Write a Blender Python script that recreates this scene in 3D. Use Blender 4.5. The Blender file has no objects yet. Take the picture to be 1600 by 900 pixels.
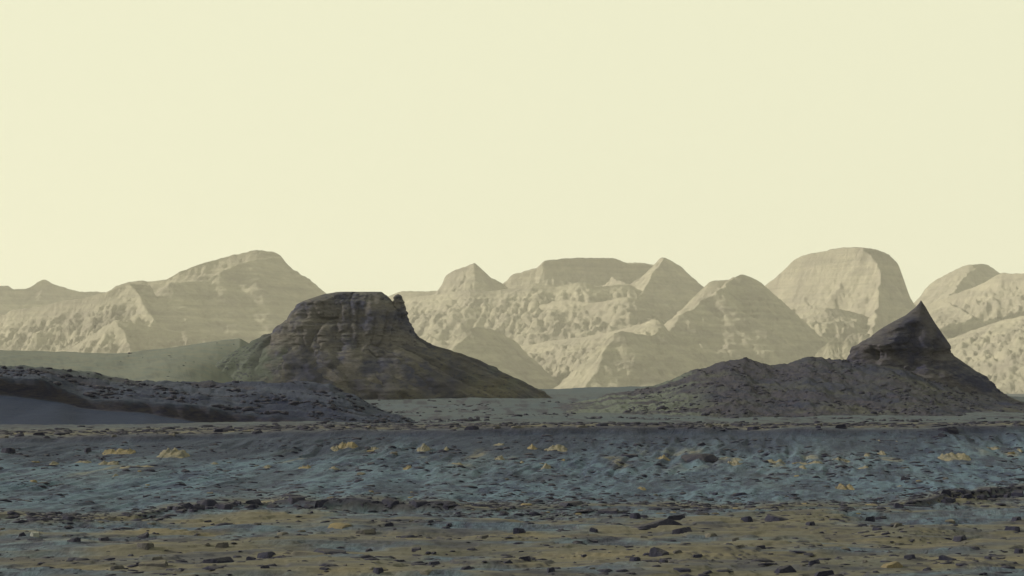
import bpy, math, random
import numpy as np

# ------------------------------------------------------------------ camera
F = 2986.0          # focal length in pixels of the 1600 px wide photograph
VH = 612.0          # row of the eye level
H = 2.0             # eye height above the foreground
sc = bpy.context.scene
C = sc.collection
cam_d = bpy.data.cameras.new('camera')
cam_d.sensor_width = 36.0
cam_d.lens = 36.0 * F / 1600.0
cam_d.shift_y = (VH - 450.0) / 1600.0
cam_d.clip_start = 0.1
cam_d.clip_end = 60000.0
cam = bpy.data.objects.new('camera', cam_d)
cam.location = (0, 0, H)
cam.rotation_euler = (math.radians(90), 0, 0)
C.objects.link(cam)
sc.camera = cam

# ------------------------------------------------------------------ light
SUN_AZ = 80.0       # degrees to the left of the view direction
SUN_EL = 24.0
world = bpy.data.worlds.new('World')
sc.world = world
world.use_nodes = True
nt = world.node_tree
nt.nodes.clear()
wo = nt.nodes.new('ShaderNodeOutputWorld')
bg = nt.nodes.new('ShaderNodeBackground')
sky = nt.nodes.new('ShaderNodeTexSky')
sky.sky_type = 'NISHITA'
sky.sun_disc = False
sky.sun_elevation = math.radians(SUN_EL)
sky.sun_rotation = math.radians(-SUN_AZ)
sky.air_density = 0.6
sky.dust_density = 6.0
sky.ozone_density = 0.0
bw = nt.nodes.new('ShaderNodeRGBToBW')
tint = nt.nodes.new('ShaderNodeMix'); tint.data_type = 'RGBA'; tint.blend_type = 'MULTIPLY'
tint.inputs['Factor'].default_value = 1.0
tint.inputs['B'].default_value = (1.0, 0.985, 0.72, 1)
nt.links.new(sky.outputs[0], bw.inputs[0])
nt.links.new(bw.outputs[0], tint.inputs['A'])
dusty = nt.nodes.new('ShaderNodeMix'); dusty.data_type = 'RGBA'
dusty.inputs['Factor'].default_value = 0.93      # suspended dust evens the sky out
dusty.inputs['B'].default_value = (8.95, 8.92, 6.40, 1)
nt.links.new(tint.outputs['Result'], dusty.inputs['A'])
nt.links.new(dusty.outputs['Result'], bg.inputs[0])
bg.inputs[1].default_value = 0.1
nt.links.new(bg.outputs[0], wo.inputs[0])

sun_d = bpy.data.lights.new('sun', 'SUN')
sun_d.energy = 5.0
sun_d.angle = math.radians(0.6)
sun_d.color = (1.0, 0.90, 0.72)
sun = bpy.data.objects.new('sun', sun_d)
sun.rotation_euler = (math.radians(90 - SUN_EL), 0, math.radians(180 + SUN_AZ))
sun.location = (-300, 100, 200)
C.objects.link(sun)

vs = sc.view_settings
vs.view_transform = 'Standard'
vs.look = 'None'
vs.exposure = 0.0
vs.gamma = 1.0
vs.use_curve_mapping = False
sc.cycles.use_denoising = True
sc.cycles.volume_bounces = 1
sc.cycles.max_bounces = 6

# ------------------------------------------------------------------ noise
def _hash(ix, iy, iz, seed):
    h = (ix.astype(np.int64) * 374761393 + iy.astype(np.int64) * 668265263 + iz.astype(np.int64) * 2147483647 + seed * 144665) & 0xffffffff
    h = ((h ^ (h >> 13)) * 1274126177) & 0xffffffff
    h = ((h ^ (h >> 16)) * 2246822519) & 0xffffffff
    return (h ^ (h >> 15)) & 0xffffffff

_rs = np.random.RandomState(3)
_PERM = np.concatenate([_rs.permutation(256)] * 2).astype(np.int32)
_GA = _rs.uniform(0, 2 * math.pi, 256)
_GX = np.cos(_GA); _GY = np.sin(_GA)

def noise2(x, y, seed=0):
    """gradient noise, about -0.7 .. 0.7"""
    x, y = np.broadcast_arrays(np.asarray(x, float), np.asarray(y, float))
    x = x + seed * 17.317; y = y - seed * 9.713
    ix = np.floor(x); iy = np.floor(y)
    fx = x - ix; fy = y - iy
    ux = fx * fx * fx * (fx * (fx * 6 - 15) + 10); uy = fy * fy * fy * (fy * (fy * 6 - 15) + 10)
    xi = ix.astype(np.int32) & 255; yi = (iy.astype(np.int32) + seed * 7) & 255
    def g(dx, dy):
        h = _PERM[_PERM[(xi + dx) & 255] + ((yi + dy) & 255)]
        return _GX[h] * (fx - dx) + _GY[h] * (fy - dy)
    a = g(0, 0); b = g(1, 0); c = g(0, 1); d = g(1, 1)
    return (a + (b - a) * ux) * (1 - uy) + (c + (d - c) * ux) * uy

def fbm(x, y, octv=4, seed=0, gain=0.5, lac=2.03):
    s = 0; a = 1.0
    for k in range(octv):
        s = s + a * noise2(x, y, seed + k * 17)
        x = x * lac + 11.3; y = y * lac - 7.1; a *= gain
    return s

def ridged(x, y, octv=3, seed=0, gain=0.5):
    s = 0; a = 1.0; n = 0
    for k in range(octv):
        s = s + a * (1 - np.abs(noise2(x, y, seed + k * 31)) * 2.4); n += a
        x = x * 2.1 + 5.2; y = y * 2.1 + 1.7; a *= gain
    return s / n

def vnoise3(x, y, z, seed=0):
    """value noise -1 .. 1"""
    x, y, z = np.broadcast_arrays(*(np.asarray(q, float) for q in (x, y, z)))
    ix = np.floor(x); iy = np.floor(y); iz = np.floor(z)
    fx = x - ix; fy = y - iy; fz = z - iz
    fx = fx * fx * (3 - 2 * fx); fy = fy * fy * (3 - 2 * fy); fz = fz * fz * (3 - 2 * fz)
    r = 0
    for dx in (0, 1):
        for dy in (0, 1):
            for dz in (0, 1):
                w = (fx if dx else 1 - fx) * (fy if dy else 1 - fy) * (fz if dz else 1 - fz)
                r = r + w * (_hash(ix + dx, iy + dy, iz + dz, seed) / 2147483648.0 - 1)
    return r

def fbm3(x, y, z, octv=4, seed=0, gain=0.5):
    s = 0; a = 1.0
    for k in range(octv):
        s = s + a * vnoise3(x, y, z, seed + 13 * k)
        x = x * 2.07; y = y * 2.07; z = z * 2.07; a *= gain
    return s

def sstep(a, b, x):
    t = np.clip((x - a) / (b - a), 0, 1)
    return t * t * (3 - 2 * t)

def lerp(pts, x):
    p = np.array(pts, float)
    return np.interp(x, p[:, 0], p[:, 1])

# ------------------------------------------------------------------ materials
class NB:
    """small node builder"""
    def __init__(self, name):
        self.m = bpy.data.materials.new(name); self.m.use_nodes = True
        self.t = self.m.node_tree; self.t.nodes.clear()
        self.out = self.n('ShaderNodeOutputMaterial')
        self.b = self.n('ShaderNodeBsdfPrincipled')
        self.b.inputs['Roughness'].default_value = 0.95
        self.b.inputs['Specular IOR Level'].default_value = 0.15
        self.l(self.b.outputs[0], self.out.inputs['Surface'])
    def n(self, t): return self.t.nodes.new(t)
    def l(self, a, b): self.t.links.new(a, b)
    def attr(self, name):
        a = self.n('ShaderNodeAttribute'); a.attribute_name = name; return a.outputs['Fac']
    def coords(self, scale=(1, 1, 1), rot=(0, 0, 0)):
        g = self.n('ShaderNodeNewGeometry'); mp = self.n('ShaderNodeMapping')
        mp.inputs['Scale'].default_value = scale; mp.inputs['Rotation'].default_value = rot
        self.l(g.outputs['Position'], mp.inputs['Vector']); return mp.outputs[0]
    def coords2(self, rot, scale):
        mp = self.n('ShaderNodeMapping'); mp.inputs['Scale'].default_value = scale
        self.l(self.coords((1, 1, 1), (0, 0, rot)), mp.inputs['Vector']); return mp.outputs[0]
    def objcoords(self, scale=(1, 1, 1)):
        g = self.n('ShaderNodeTexCoord'); mp = self.n('ShaderNodeMapping')
        mp.inputs['Scale'].default_value = scale
        self.l(g.outputs['Object'], mp.inputs['Vector']); return mp.outputs[0]
    def noise(self, vec, scale=1.0, detail=6, rough=0.6, dist=0.0):
        k = self.n('ShaderNodeTexNoise'); k.inputs['Scale'].default_value = scale
        k.inputs['Detail'].default_value = detail; k.inputs['Roughness'].default_value = rough
        k.inputs['Distortion'].default_value = dist
        self.l(vec, k.inputs['Vector']); return k.outputs['Fac']
    def ramp(self, fac, stops):
        r = self.n('ShaderNodeValToRGB'); e = r.color_ramp.elements
        while len(e) < len(stops): e.new(0.5)
        for q, (p, c) in zip(e, stops):
            q.position = p; q.color = (c, c, c, 1) if isinstance(c, (int, float)) else (*c, 1)
        self.l(fac, r.inputs[0]); return r.outputs[0]
    def mix(self, fac, a, b, mode='MIX'):
        k = self.n('ShaderNodeMix'); k.data_type = 'RGBA'; k.blend_type = mode
        for s, v in (('Factor', fac), ('A', a), ('B', b)):
            if isinstance(v, (int, float)): k.inputs[s].default_value = v if s == 'Factor' else (v, v, v, 1)
            elif isinstance(v, tuple): k.inputs[s].default_value = (*v, 1)
            else: self.l(v, k.inputs[s])
        return k.outputs['Result']
    def math(self, op, a, b=0.0):
        k = self.n('ShaderNodeMath'); k.operation = op
        for i, v in ((0, a), (1, b)):
            if isinstance(v, (int, float)): k.inputs[i].default_value = v
            else: self.l(v, k.inputs[i])
        return k.outputs[0]
    def bump(self, h, strength=0.5, dist=0.05, prev=None):
        k = self.n('ShaderNodeBump'); k.inputs['Strength'].default_value = strength; k.inputs['Distance'].default_value = dist
        self.l(h, k.inputs['Height'])
        if prev is not None: self.l(prev, k.inputs['Normal'])
        return k.outputs[0]
    def up(self):
        g = self.n('ShaderNodeNewGeometry'); s = self.n('ShaderNodeSeparateXYZ')
        self.l(g.outputs['Normal'], s.inputs[0]); return s.outputs['Z']
    def done(self, col, nrm=None):
        self.l(col, self.b.inputs['Base Color'])
        if nrm is not None: self.l(nrm, self.b.inputs['Normal'])
        return self.m

OLIVE = (0.145, 0.118, 0.062)
BLUE = (0.062, 0.094, 0.098)
DARK = (0.040, 0.034, 0.038)

def mat_ground():
    """dusty olive flats, blue basaltic sand and dark stony patches, mixed by the zone values the terrain carries"""
    b = NB('martian_ground')
    w = b.coords()
    big = b.noise(w, 0.35, 5, 0.55)
    med = b.noise(w, 1.7, 6, 0.65)
    fine = b.noise(w, 9.0, 5, 0.7)
    lay = b.noise(b.coords((0.30, 1.15, 1.0)), 1.0, 6, 0.62, 0.4)          # thin wind-laid sheets of dust
    dash = b.noise(b.coords2(math.radians(9), (2.7, 0.95, 1.0)), 1.0, 6, 0.70, 0.4)   # coarse ripple grains, and shaded ripple sides put into the colour
    olive = b.mix(b.ramp(big, [(0.3, 0.0), (0.7, 1.0)]), (0.070, 0.070, 0.062), (0.091, 0.084, 0.066))
    olive = b.mix(b.ramp(lay, [(0.50, 0.0), (0.60, 1.0)]), olive, (0.048, 0.051, 0.062))
    olive = b.mix(b.ramp(lay, [(0.34, 0.8), (0.42, 0.0)]), olive, (0.122, 0.108, 0.078))
    blue = b.mix(b.ramp(dash, [(0.40, 0.0), (0.58, 1.0)]), (0.022, 0.033, 0.070), (0.066, 0.106, 0.156))
    col = b.mix(b.attr('sand'), olive, blue)
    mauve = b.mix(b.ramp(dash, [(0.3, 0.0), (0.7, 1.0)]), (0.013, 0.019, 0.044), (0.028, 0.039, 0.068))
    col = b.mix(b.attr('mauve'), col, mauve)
    tan = b.mix(med, (0.12, 0.108, 0.078), (0.19, 0.168, 0.115))
    col = b.mix(b.math('MULTIPLY', b.attr('tan'), b.ramp(dash, [(0.44, 0.1), (0.54, 1.0)])), col, tan)
    green = b.mix(big, (0.024, 0.044, 0.080), (0.048, 0.066, 0.080))
    col = b.mix(b.attr('plain'), col, green)
    col = b.mix(b.attr('pale'), col, b.mix(b.ramp(big, [(0.35, 0.0), (0.65, 1.0)]), (0.088, 0.106, 0.106), (0.112, 0.118, 0.104)))
    stone = b.mix(fine, (0.010, 0.013, 0.034), (0.036, 0.036, 0.054))
    col = b.mix(b.attr('stone'), col, stone)
    spk = b.ramp(fine, [(0.30, 0.70), (0.55, 1.0), (0.8, 1.25)])
    col = b.mix(1.0, col, spk, 'MULTIPLY')
    hd = b.math('MULTIPLY', dash, b.attr('sand'))
    n1 = b.bump(hd, 0.8, 0.16, b.bump(lay, 0.5, 0.12))
    n2 = b.bump(fine, 0.6, 0.03, n1)
    return b.done(col, n2)

def mat_rock(name, lo, hi, dust, dust_amt=0.6, scale=1.0, bump=0.04):
    b = NB(name)
    w = b.coords()
    a = b.noise(w, 2.5 * scale, 7, 0.65)
    f = b.noise(w, 14 * scale, 5, 0.7)
    col = b.mix(b.ramp(a, [(0.3, 0.0), (0.7, 1.0)]), lo, hi)
    d = b.math('MULTIPLY', b.ramp(b.up(), [(0.55, 0.0), (0.95, 1.0)]), b.ramp(a, [(0.35, 0.0), (0.65, dust_amt)]))
    col = b.mix(d, col, dust)
    return b.done(col, b.bump(f, 0.7, bump / scale, b.bump(a, 0.5, 0.12 / scale)))

def mat_butte(name, k):
    """layered brown sandstone: thin beds, dark stain streaks, dusty ledges"""
    b = NB(name)
    c = lambda *q: tuple(a * m for a, m in zip(q, k))
    strat = b.noise(b.coords((0.05, 0.05, 1.35)), 1.0, 5, 0.62, 0.3)
    patch = b.noise(b.coords((1, 1, 1.3)), 0.13, 6, 0.62)
    streak = b.noise(b.coords((0.55, 0.55, 0.09)), 1.0, 4, 0.6)
    fine = b.noise(b.coords((1, 1, 2.2)), 1.0, 7, 0.7)
    col = b.mix(b.ramp(strat, [(0.15, 0.0), (0.85, 1.0)]), c(0.096, 0.097, 0.118), c(0.166, 0.152, 0.134))
    col = b.mix(b.ramp(patch, [(0.44, 0.0), (0.58, 0.85)]), col, c(0.036, 0.045, 0.100))
    col = b.mix(b.ramp(streak, [(0.55, 0.0), (0.70, 0.5)]), col, c(0.050, 0.055, 0.104))
    dust = b.math('MULTIPLY', b.ramp(b.up(), [(0.62, 0.0), (0.9, 1.0)]), b.ramp(fine, [(0.35, 0.1), (0.6, 0.7)]))
    col = b.mix(dust, col, c(0.150, 0.150, 0.130))
    col = b.mix(1.0, col, b.ramp(fine, [(0.25, 0.6), (0.75, 1.3)]), 'MULTIPLY')
    col = b.mix(b.attr('sand'), col, b.mix(fine, (0.052, 0.068, 0.072), (0.088, 0.100, 0.088)))
    n = b.bump(strat, 0.3, 0.4)
    n = b.bump(fine, 1.0, 0.6, n)
    return b.done(col, n)

def mat_talus(name, k=1.0, ani=(1, 0.35, 1.8), rot=0.5, dk=1.0, lo=(0.010, 0.016, 0.052), hi=(0.058, 0.061, 0.058)):
    b = NB(name)
    c3 = lambda r, g, bl: (r * dk, g * dk, bl * dk)
    patch = b.noise(b.coords((1, 0.6, 1)), 0.11 * k, 7, 0.66)
    fine = b.noise(b.coords(ani, (0, 0, rot)), 1.1 * k, 8, 0.75)
    col = b.mix(b.ramp(patch, [(0.35, 0.0), (0.65, 1.0)]), c3(*lo), c3(*hi))
    col = b.mix(b.attr('sand'), col, b.mix(fine, (0.058, 0.074, 0.076), (0.092, 0.104, 0.090)))
    col = b.mix(b.attr('mauve'), col, b.mix(fine, (0.009, 0.017, 0.048), (0.014, 0.025, 0.062)))
    keep = b.math('SUBTRACT', 1.0, b.attr('mauve'))
    col = b.mix(b.math('MULTIPLY', b.ramp(fine, [(0.52, 0.0), (0.64, 0.9)]), keep), col, (0.012, 0.015, 0.044))
    col = b.mix(b.attr('stone'), col, b.mix(b.ramp(fine, [(0.35, 0.0), (0.65, 1.0)]), (0.010, 0.013, 0.040), (0.044, 0.040, 0.050)))
    n = b.bump(fine, 1.0, 0.45 / k, b.bump(patch, 0.5, 1.0 / k))
    return b.done(col, n)

def mat_mountain():
    b = NB('pale_mountain_rock')
    strat = b.noise(b.coords((0.004, 0.004, 0.09)), 1.0, 5, 0.6, 0.4)
    patch = b.noise(b.coords(), 0.012, 6, 0.6)
    fine = b.noise(b.coords((1, 1, 0.7)), 0.05, 9, 0.78)
    flute = b.noise(b.coords((1, 1, 0.12)), 0.09, 5, 0.65)
    col = b.mix(b.ramp(strat, [(0.35, 0.0), (0.65, 1.0)]), (0.250, 0.238, 0.198), (0.332, 0.314, 0.252))
    col = b.mix(b.ramp(patch, [(0.42, 0.0), (0.68, 0.6)]), col, (0.195, 0.178, 0.165))
    col = b.mix(1.0, col, b.ramp(fine, [(0.25, 0.74), (0.75, 1.2)]), 'MULTIPLY')
    n = b.bump(fine, 1.0, 6.0, b.bump(flute, 0.7, 5.0, b.bump(strat, 0.4, 6.0)))
    return b.done(col, n)

M_GROUND = mat_ground()
M_BUTTE = mat_butte('flat_butte_sandstone', (0.70, 0.70, 0.74))
M_HORN = mat_butte('pointed_butte_sandstone', (0.50, 0.50, 0.62))
M_TALUS = mat_talus('butte_talus', 1.3, (0.8, 0.5, 2.0), 0.4, 0.80)
M_SKIRT = mat_talus('butte_skirt', 1.3, (0.8, 0.5, 2.0), 0.4, 1.0, (0.026, 0.030, 0.058), (0.080, 0.077, 0.064))
M_HILL = mat_talus('hill_scree', 1.7, (0.6, 0.8, 2.6), 0.15, 0.85, (0.014, 0.020, 0.056), (0.052, 0.066, 0.108))
M_MOUNT = mat_mountain()
M_DARKROCK = mat_rock('dark_basalt', (0.010, 0.012, 0.030), (0.032, 0.032, 0.052), (0.085, 0.082, 0.072), 0.35, 2.0)
M_GREYROCK = mat_rock('grey_basalt', (0.036, 0.036, 0.046), (0.082, 0.080, 0.080), (0.12, 0.11, 0.08), 0.6, 2.0)
M_PALEROCK = mat_rock('pale_stone', (0.12, 0.13, 0.14), (0.22, 0.23, 0.23), (0.17, 0.16, 0.13), 0.4, 2.0)
M_TAN = mat_rock('tan_bedrock', (0.048, 0.056, 0.068), (0.165, 0.147, 0.108), (0.165, 0.15, 0.115), 0.6, 2.0)
M_OCHRE = mat_rock('ochre_bedrock', (0.060, 0.058, 0.058), (0.17, 0.138, 0.080), (0.17, 0.145, 0.09), 0.6, 2.0)

# ------------------------------------------------------------------ mesh helpers
def mesh_np(name, V, Q, smooth=True, attrs=None):
    """V (n,3), Q (m,4) quads"""
    me = bpy.data.meshes.new(name)
    n = len(V); m = len(Q)
    me.vertices.add(n); me.vertices.foreach_set('co', np.ascontiguousarray(V, np.float32).ravel())
    me.loops.add(m * 4); me.loops.foreach_set('vertex_index', np.ascontiguousarray(Q, np.int32).ravel())
    me.polygons.add(m)
    me.polygons.foreach_set('loop_start', np.arange(0, m * 4, 4, dtype=np.int32))
    me.polygons.foreach_set('loop_total', np.full(m, 4, np.int32))
    if smooth: me.polygons.foreach_set('use_smooth', np.ones(m, bool))
    for k, v in (attrs or {}).items():
        a = me.attributes.new(k, 'FLOAT', 'POINT'); a.data.foreach_set('value', np.ascontiguousarray(v, np.float32).ravel())
    me.update(calc_edges=True)
    return me

def compact(V, Q, attrs):
    used = np.unique(Q); idx = np.full(len(V), -1, np.int64); idx[used] = np.arange(len(used))
    return V[used], idx[Q], {k: v.ravel()[used] for k, v in attrs.items()}

def grid_quads(nr, nc, wrap=False):
    i = np.arange(nr * nc).reshape(nr, nc)
    j = np.concatenate([i, i[:, :1]], 1) if wrap else i
    return np.stack([j[:-1, :-1], j[:-1, 1:], j[1:, 1:], j[1:, :-1]], -1).reshape(-1, 4)

def link(name, me, mat=None, parent=None, label=None, cat=None, group=None, kind=None, loc=None):
    o = bpy.data.objects.new(name, me); C.objects.link(o)
    if mat is not None and me is not None:
        if not me.materials: me.materials.append(mat)
    if parent is not None: o.parent = parent
    if loc is not None: o.location = loc
    for k, v in (('label', label), ('category', cat), ('group', group), ('kind', kind)):
        if v: o[k] = v
    return o

def PX(u, Y): return (np.asarray(u, float) - 800.0) / F * Y
def PZ(v, Y): return H + (VH - np.asarray(v, float)) / F * Y

# ------------------------------------------------------------------ terrain height
RIM_V = [(-400, 808), (0, 809), (120, 811), (210, 811), (270, 803), (340, 797), (420, 793), (520, 795), (650, 796), (720, 800), (820, 797), (1000, 795), (1200, 796), (1380, 792), (1470, 784), (1540, 777), (1600, 772), (2000, 765)]
LEDGE = [(-400, .05), (0, .04), (180, .03), (260, .07), (330, .09), (400, .06), (460, .12), (680, .12), (720, .05), (850, .04), (1000, .04), (1200, .03), (1400, .03), (1470, .10), (1600, .14), (2000, .12)]
CREST_V = [(-400, 684), (0, 682), (200, 680), (300, 678), (420, 673), (520, 671), (650, 671), (750, 668), (900, 667), (1100, 668), (1250, 668), (1400, 668), (1520, 665), (1600, 664), (2000, 662)]
SWELL = [(-600, 9.0), (0, 10.4), (100, 9.9), (200, 9.8), (250, 10.6), (300, 11.8), (340, 12.5), (380, 12.2), (420, 10.0), (470, 6.0), (530, 2.6), (600, 0.8), (680, 0)]
EDGE = [(-400, .05), (0, .04), (180, .03), (260, .07), (330, .09), (400, .06), (460, .12), (680, .12), (720, .05), (850, .04), (1000, .04), (1200, .03), (1400, .03), (1470, .10), (1600, .14), (2000, .12)]
CREST_V = [(-400, 684), (0, 682), (200, 680), (300, 678), (420, 673), (520, 671), (650, 671), (750, 668), (900, 667), (1100, 668), (1250, 668), (1400, 668), (1520, 665), (1600, 664), (2000, 662)]
SWELL = [(-600, 9.0), (0, 10.4), (100, 9.9), (200, 9.8), (250, 10.6), (300, 11.9), (340, 12.9), (375, 13.2), (400, 11.0), (430, 7.0), (470, 2.5), (520, 0.4), (560, 0)]
EDGE = [(-600, 2.6), (700, 2.6), (870, 2.75), (930, 3.2), (1000, 3.5), (1060, 3.6), (1300, 2.0), (1600, -1.5), (2200, -2)]

def terrain(X, Y, full=False):
    r = np.hypot(X, Y); Yp = np.maximum(Y, 0.72 * r)
    u = 800 + F * np.where(Y > 0.5 * r, X / np.maximum(Y, 0.5), np.sign(X) * 2.0)
    u = np.clip(u, -700, 2300)
    near = 1 - sstep(120, 260, Yp)
    # foreground flat
    rim = H * F / (lerp(RIM_V, u) - VH) + 0.7 * noise2(X / 2.3, Y * 0 + 3.1, 5) + 0.35 * noise2(X / 0.7, Y / 3.0, 6)
    led = 1.35 * lerp(LEDGE, u) * (0.8 + 0.7 * noise2(X / 0.9, 1.7, 8))
    crest = 50 + 1.8 * noise2(X / 6.0, 2.2, 11) + 0.8 * noise2(X / 1.3, Y / 8, 12)
    zc = PZ(lerp(CREST_V, u), 50.0) + 0.03 * noise2(X / 1.1, 4.4, 13)
    und = 0.085 * fbm(X / 3.2, Y / 3.2, 3, 21) + 0.05 * fbm(X / 1.1, Y / 1.3, 3, 22)
    tr = fbm(X / 2.6, Y / 1.5, 3, 23) * 4.5; fr = tr - np.floor(tr)
    foreg = und * 0.6 + 0.030 * sstep(0.42, 0.58, fr) + 0.030 * np.floor(tr)
    t = np.clip((Yp - rim) / (crest - rim), 0, 1)
    step = sstep(0.0, 0.22, Yp - rim)
    cstep = 0.13 * (0.75 + 0.8 * noise2(X / 1.7, 5.5, 15)) * sstep(-0.7, -0.1, Yp - crest + 0.3 * noise2(X / 0.5, Y / 0.6, 14))
    slope = led * step + (zc - 0.13 - led) * t ** 1.75 + cstep
    # sand ripples: crests run away from the viewer, leaning right
    wx = X + 0.18 * noise2(X / 2.0, Y / 4.0, 31)
    p = (wx - Y / 6.5); q = Y
    rip = ridged(p / 0.45, q / 2.8, 2, 33) - 0.45
    rip2 = ridged(p / 1.9, q / 7.0, 2, 35) - 0.45
    rmask = sstep(0.0, 0.12, t) * (1 - sstep(0.88, 1.0, t))
    patchy = 0.55 + 0.9 * sstep(-0.35, 0.35, noise2(X / 4.5, Y / 6.0, 36))
    slope = slope + rmask * patchy * (0.062 * rip + 0.045 * rip2) + (1 - t) * step * und * 0.35
    z = np.where(Yp < rim, foreg, foreg * (1 - step) + slope)
    # beyond the crest
    edge = lerp(EDGE, u)
    far = np.zeros_like(z)
    ys = np.array([50., 60, 100, 200, 300, 400, 550, 700, 1500, 3000, 16000])
    zs = [zc, zc - 0.10, 0.32 + 0 * zc, -0.75 + 0 * zc, -0.35 + 0 * zc, 0.7 + 0 * zc, edge, edge - 2.0, -4 + 0 * zc, -2 + 0 * zc, -2 + 0 * zc]
    for k in range(len(ys) - 1):
        m = (Yp >= ys[k]) & (Yp < ys[k + 1])
        w = (Yp - ys[k]) / (ys[k + 1] - ys[k])
        far = np.where(m, zs[k] * (1 - w) + zs[k + 1] * w, far)
    bey = sstep(-0.2, 2.0, Yp - crest)
    rough = (0.07 * fbm(X / 2.2, Y / 2.2, 3, 41) + 0.05 * ridged(X / 0.8, Y / 0.9, 2, 42) - 0.02) * bey
    roughf = (0.35 * fbm(X / 14., Y / 22., 4, 43)) * sstep(75, 130, Yp) + 1.2 * fbm(X / 60., Y / 60., 3, 44) * sstep(180, 330, Yp) * (1 - sstep(400, 520, Yp) * 0.8)
    z = np.where(Yp >= crest, z * (1 - bey) + bey * np.where(Yp >= 50, far, zc) + rough + roughf, z)
    sw = lerp(SWELL, u)
    z = z + sw * sstep(215 + 110 * sstep(230, 400, u), 450, Yp) ** 1.15 * (1 - sstep(470, 900, Yp)) * (1 + 0.05 * fbm(X / 25., Y / 25., 3, 45))
    if not full: return z
    s_on = sstep(0, 0.10, t + 0.05 * noise2(X / 1.2, Y / 1.5, 51)) * (1 - bey)
    # foreground tongues of blue sand in the olive dust
    tong = sstep(0.0, 0.40, fbm(X / 4.0, Y / 2.2, 4, 52) + 0.45 * sstep(26, 32, Yp) + 0.25 * sstep(600, 150, u) - 0.05) * (1 - step)
    sand = np.clip(s_on * (0.92 + 0.3 * noise2(X / 2, Y / 5, 53)) + 0.75 * tong, 0, 1)
    mauve = sstep(0.58, 0.94, t + 0.30 * noise2(p / 1.8, q / 5, 54) + 0.12 * noise2(p / .5, q / 2, 57) - 0.10 * sstep(900, 1500, u) + 0.02) * (1 - sstep(0.0, 0.4, bey)) * 0.97  # dark band under the crest: its shade is painted into the sand colour
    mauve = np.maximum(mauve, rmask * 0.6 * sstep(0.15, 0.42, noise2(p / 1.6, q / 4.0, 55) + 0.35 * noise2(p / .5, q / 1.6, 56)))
    band = np.exp(-((t - 0.63 - 0.06 * noise2(X / 3, Y / 4, 57)) / 0.11) ** 2)
    tan = rmask * band * sstep(0.18, 0.42, noise2(p / 0.7, q / 2.2, 58) + 0.35 * noise2(X / 5.0, 0.3, 59)) * 0.75
    tan = np.maximum(tan, 0.35 * sstep(0.25, 0.5, fbm(X / 3.6, Y / 1.2, 3, 60)) * (1 - step))
    tan = np.maximum(tan, 0.6 * np.exp(-((Yp - crest - 0.9) / 0.7) ** 2) * sstep(0.0, 0.35, noise2(X / 1.5, Y / 3, 61)))
    plain = sstep(1.0, 30, Yp - crest) * (0.8 + 0.3 * noise2(X / 30., Y / 40., 62))
    scarp = step * (1 - sstep(0.25, 0.55, Yp - rim)) * sstep(0.045, 0.09, led)
    stone = np.clip(scarp + 0.85 * cstep / 0.13 * (1 - bey) + 0.8 * sstep(0.1, 0.45, ridged(X / 0.7, Y / 0.8, 2, 42) - 0.35 + 0.6 * noise2(X / 5, Y / 3, 63)) * bey * (1 - sstep(30, 70, Yp - crest)), 0, 1)  # rim and crest faces as dark stone, their shadow painted in too
    stone = np.maximum(stone, 0.75 * sstep(0.36, 0.46, fr) * (1 - sstep(0.56, 0.68, fr)) * sstep(-0.05, 0.25, noise2(X / 2.2, Y / 1.6, 67)) * (1 - step))  # small risers darkened like stone: shadow streaks put into the colour
    stone = np.maximum(stone, 0.45 * sstep(0.22, 0.42, fbm(X / 0.9, Y / 0.9, 3, 64)) * (1 - step))
    stone = np.maximum(stone, 0.85 * sstep(0.12, 0.34, fbm(X / 2.2, Y / 16., 4, 65, 0.6) + 0.25 * noise2(X / 20., Y / 50., 69)) * sstep(8, 40, Yp - crest) * (1 - sstep(330, 520, Yp)))
    bl2 = sstep(0.05, 0.3, noise2(X / 45., Y / 28., 66)) * sstep(30, 80, Yp - crest) * (1 - sstep(380, 600, Yp)) * 0.6
    sand = np.maximum(sand, bl2); plain = plain * (1 - 0.7 * bl2)
    pale = np.clip(sw / 9.0, 0, 1) * sstep(190, 260, Yp) 
    stone = stone * (1 - 0.65 * pale)
    return z, dict(pale=pale, sand=sand, mauve=mauve, tan=tan, plain=plain, stone=stone), u, t, rim, crest, Yp

# ---- ground sheet: polar rows round the viewer, fine inside the view
def ground_sheets():
    vrow = np.linspace(1100, 676, 400)
    r1 = H * F / (vrow - VH)                                   # 12 .. 93 m by even rows, then remapped
    r1 = np.concatenate([np.geomspace(1.2, 11.5, 14), np.linspace(12.2, 20, 40)[:-1], np.linspace(20, 36, 190)[:-1], np.linspace(36, 53, 170)[:-1],
                         np.geomspace(53, 130, 60)[:-1], np.geomspace(130, 700, 110)[:-1], np.geomspace(700, 5680, 34)])
    fine = np.radians(np.linspace(-17.5, 17.5, 840))
    side = np.radians(np.geomspace(18.2, 180, 46))
    th = np.concatenate([-side[::-1], fine, side[:-1]])
    R, T = np.meshgrid(r1, th, indexing='ij')
    X = R * np.sin(T); Y = R * np.cos(T)
    z, at, u, t, rim, crest, Yp = terrain(X, Y, True)
    V = np.stack([X, Y, z], -1).reshape(-1, 3)
    Q = grid_quads(len(r1), len(th), wrap=True)
    Q = Q[:, ::-1]
    zone = np.where(Yp < rim, 0, np.where(Yp < crest + 0.3, 1, 2)).ravel()[Q].max(1)
    for k, (nm, lab) in enumerate((('ground', 'olive dusty flat with scattered dark stones'), ('slope', 'blue rippled sand slope below the stony crest'), ('terrain', 'grey green plain running from the crest to the buttes'))):
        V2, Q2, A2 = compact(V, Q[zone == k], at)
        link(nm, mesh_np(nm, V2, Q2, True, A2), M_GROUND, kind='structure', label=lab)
ground_sheets()

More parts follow.
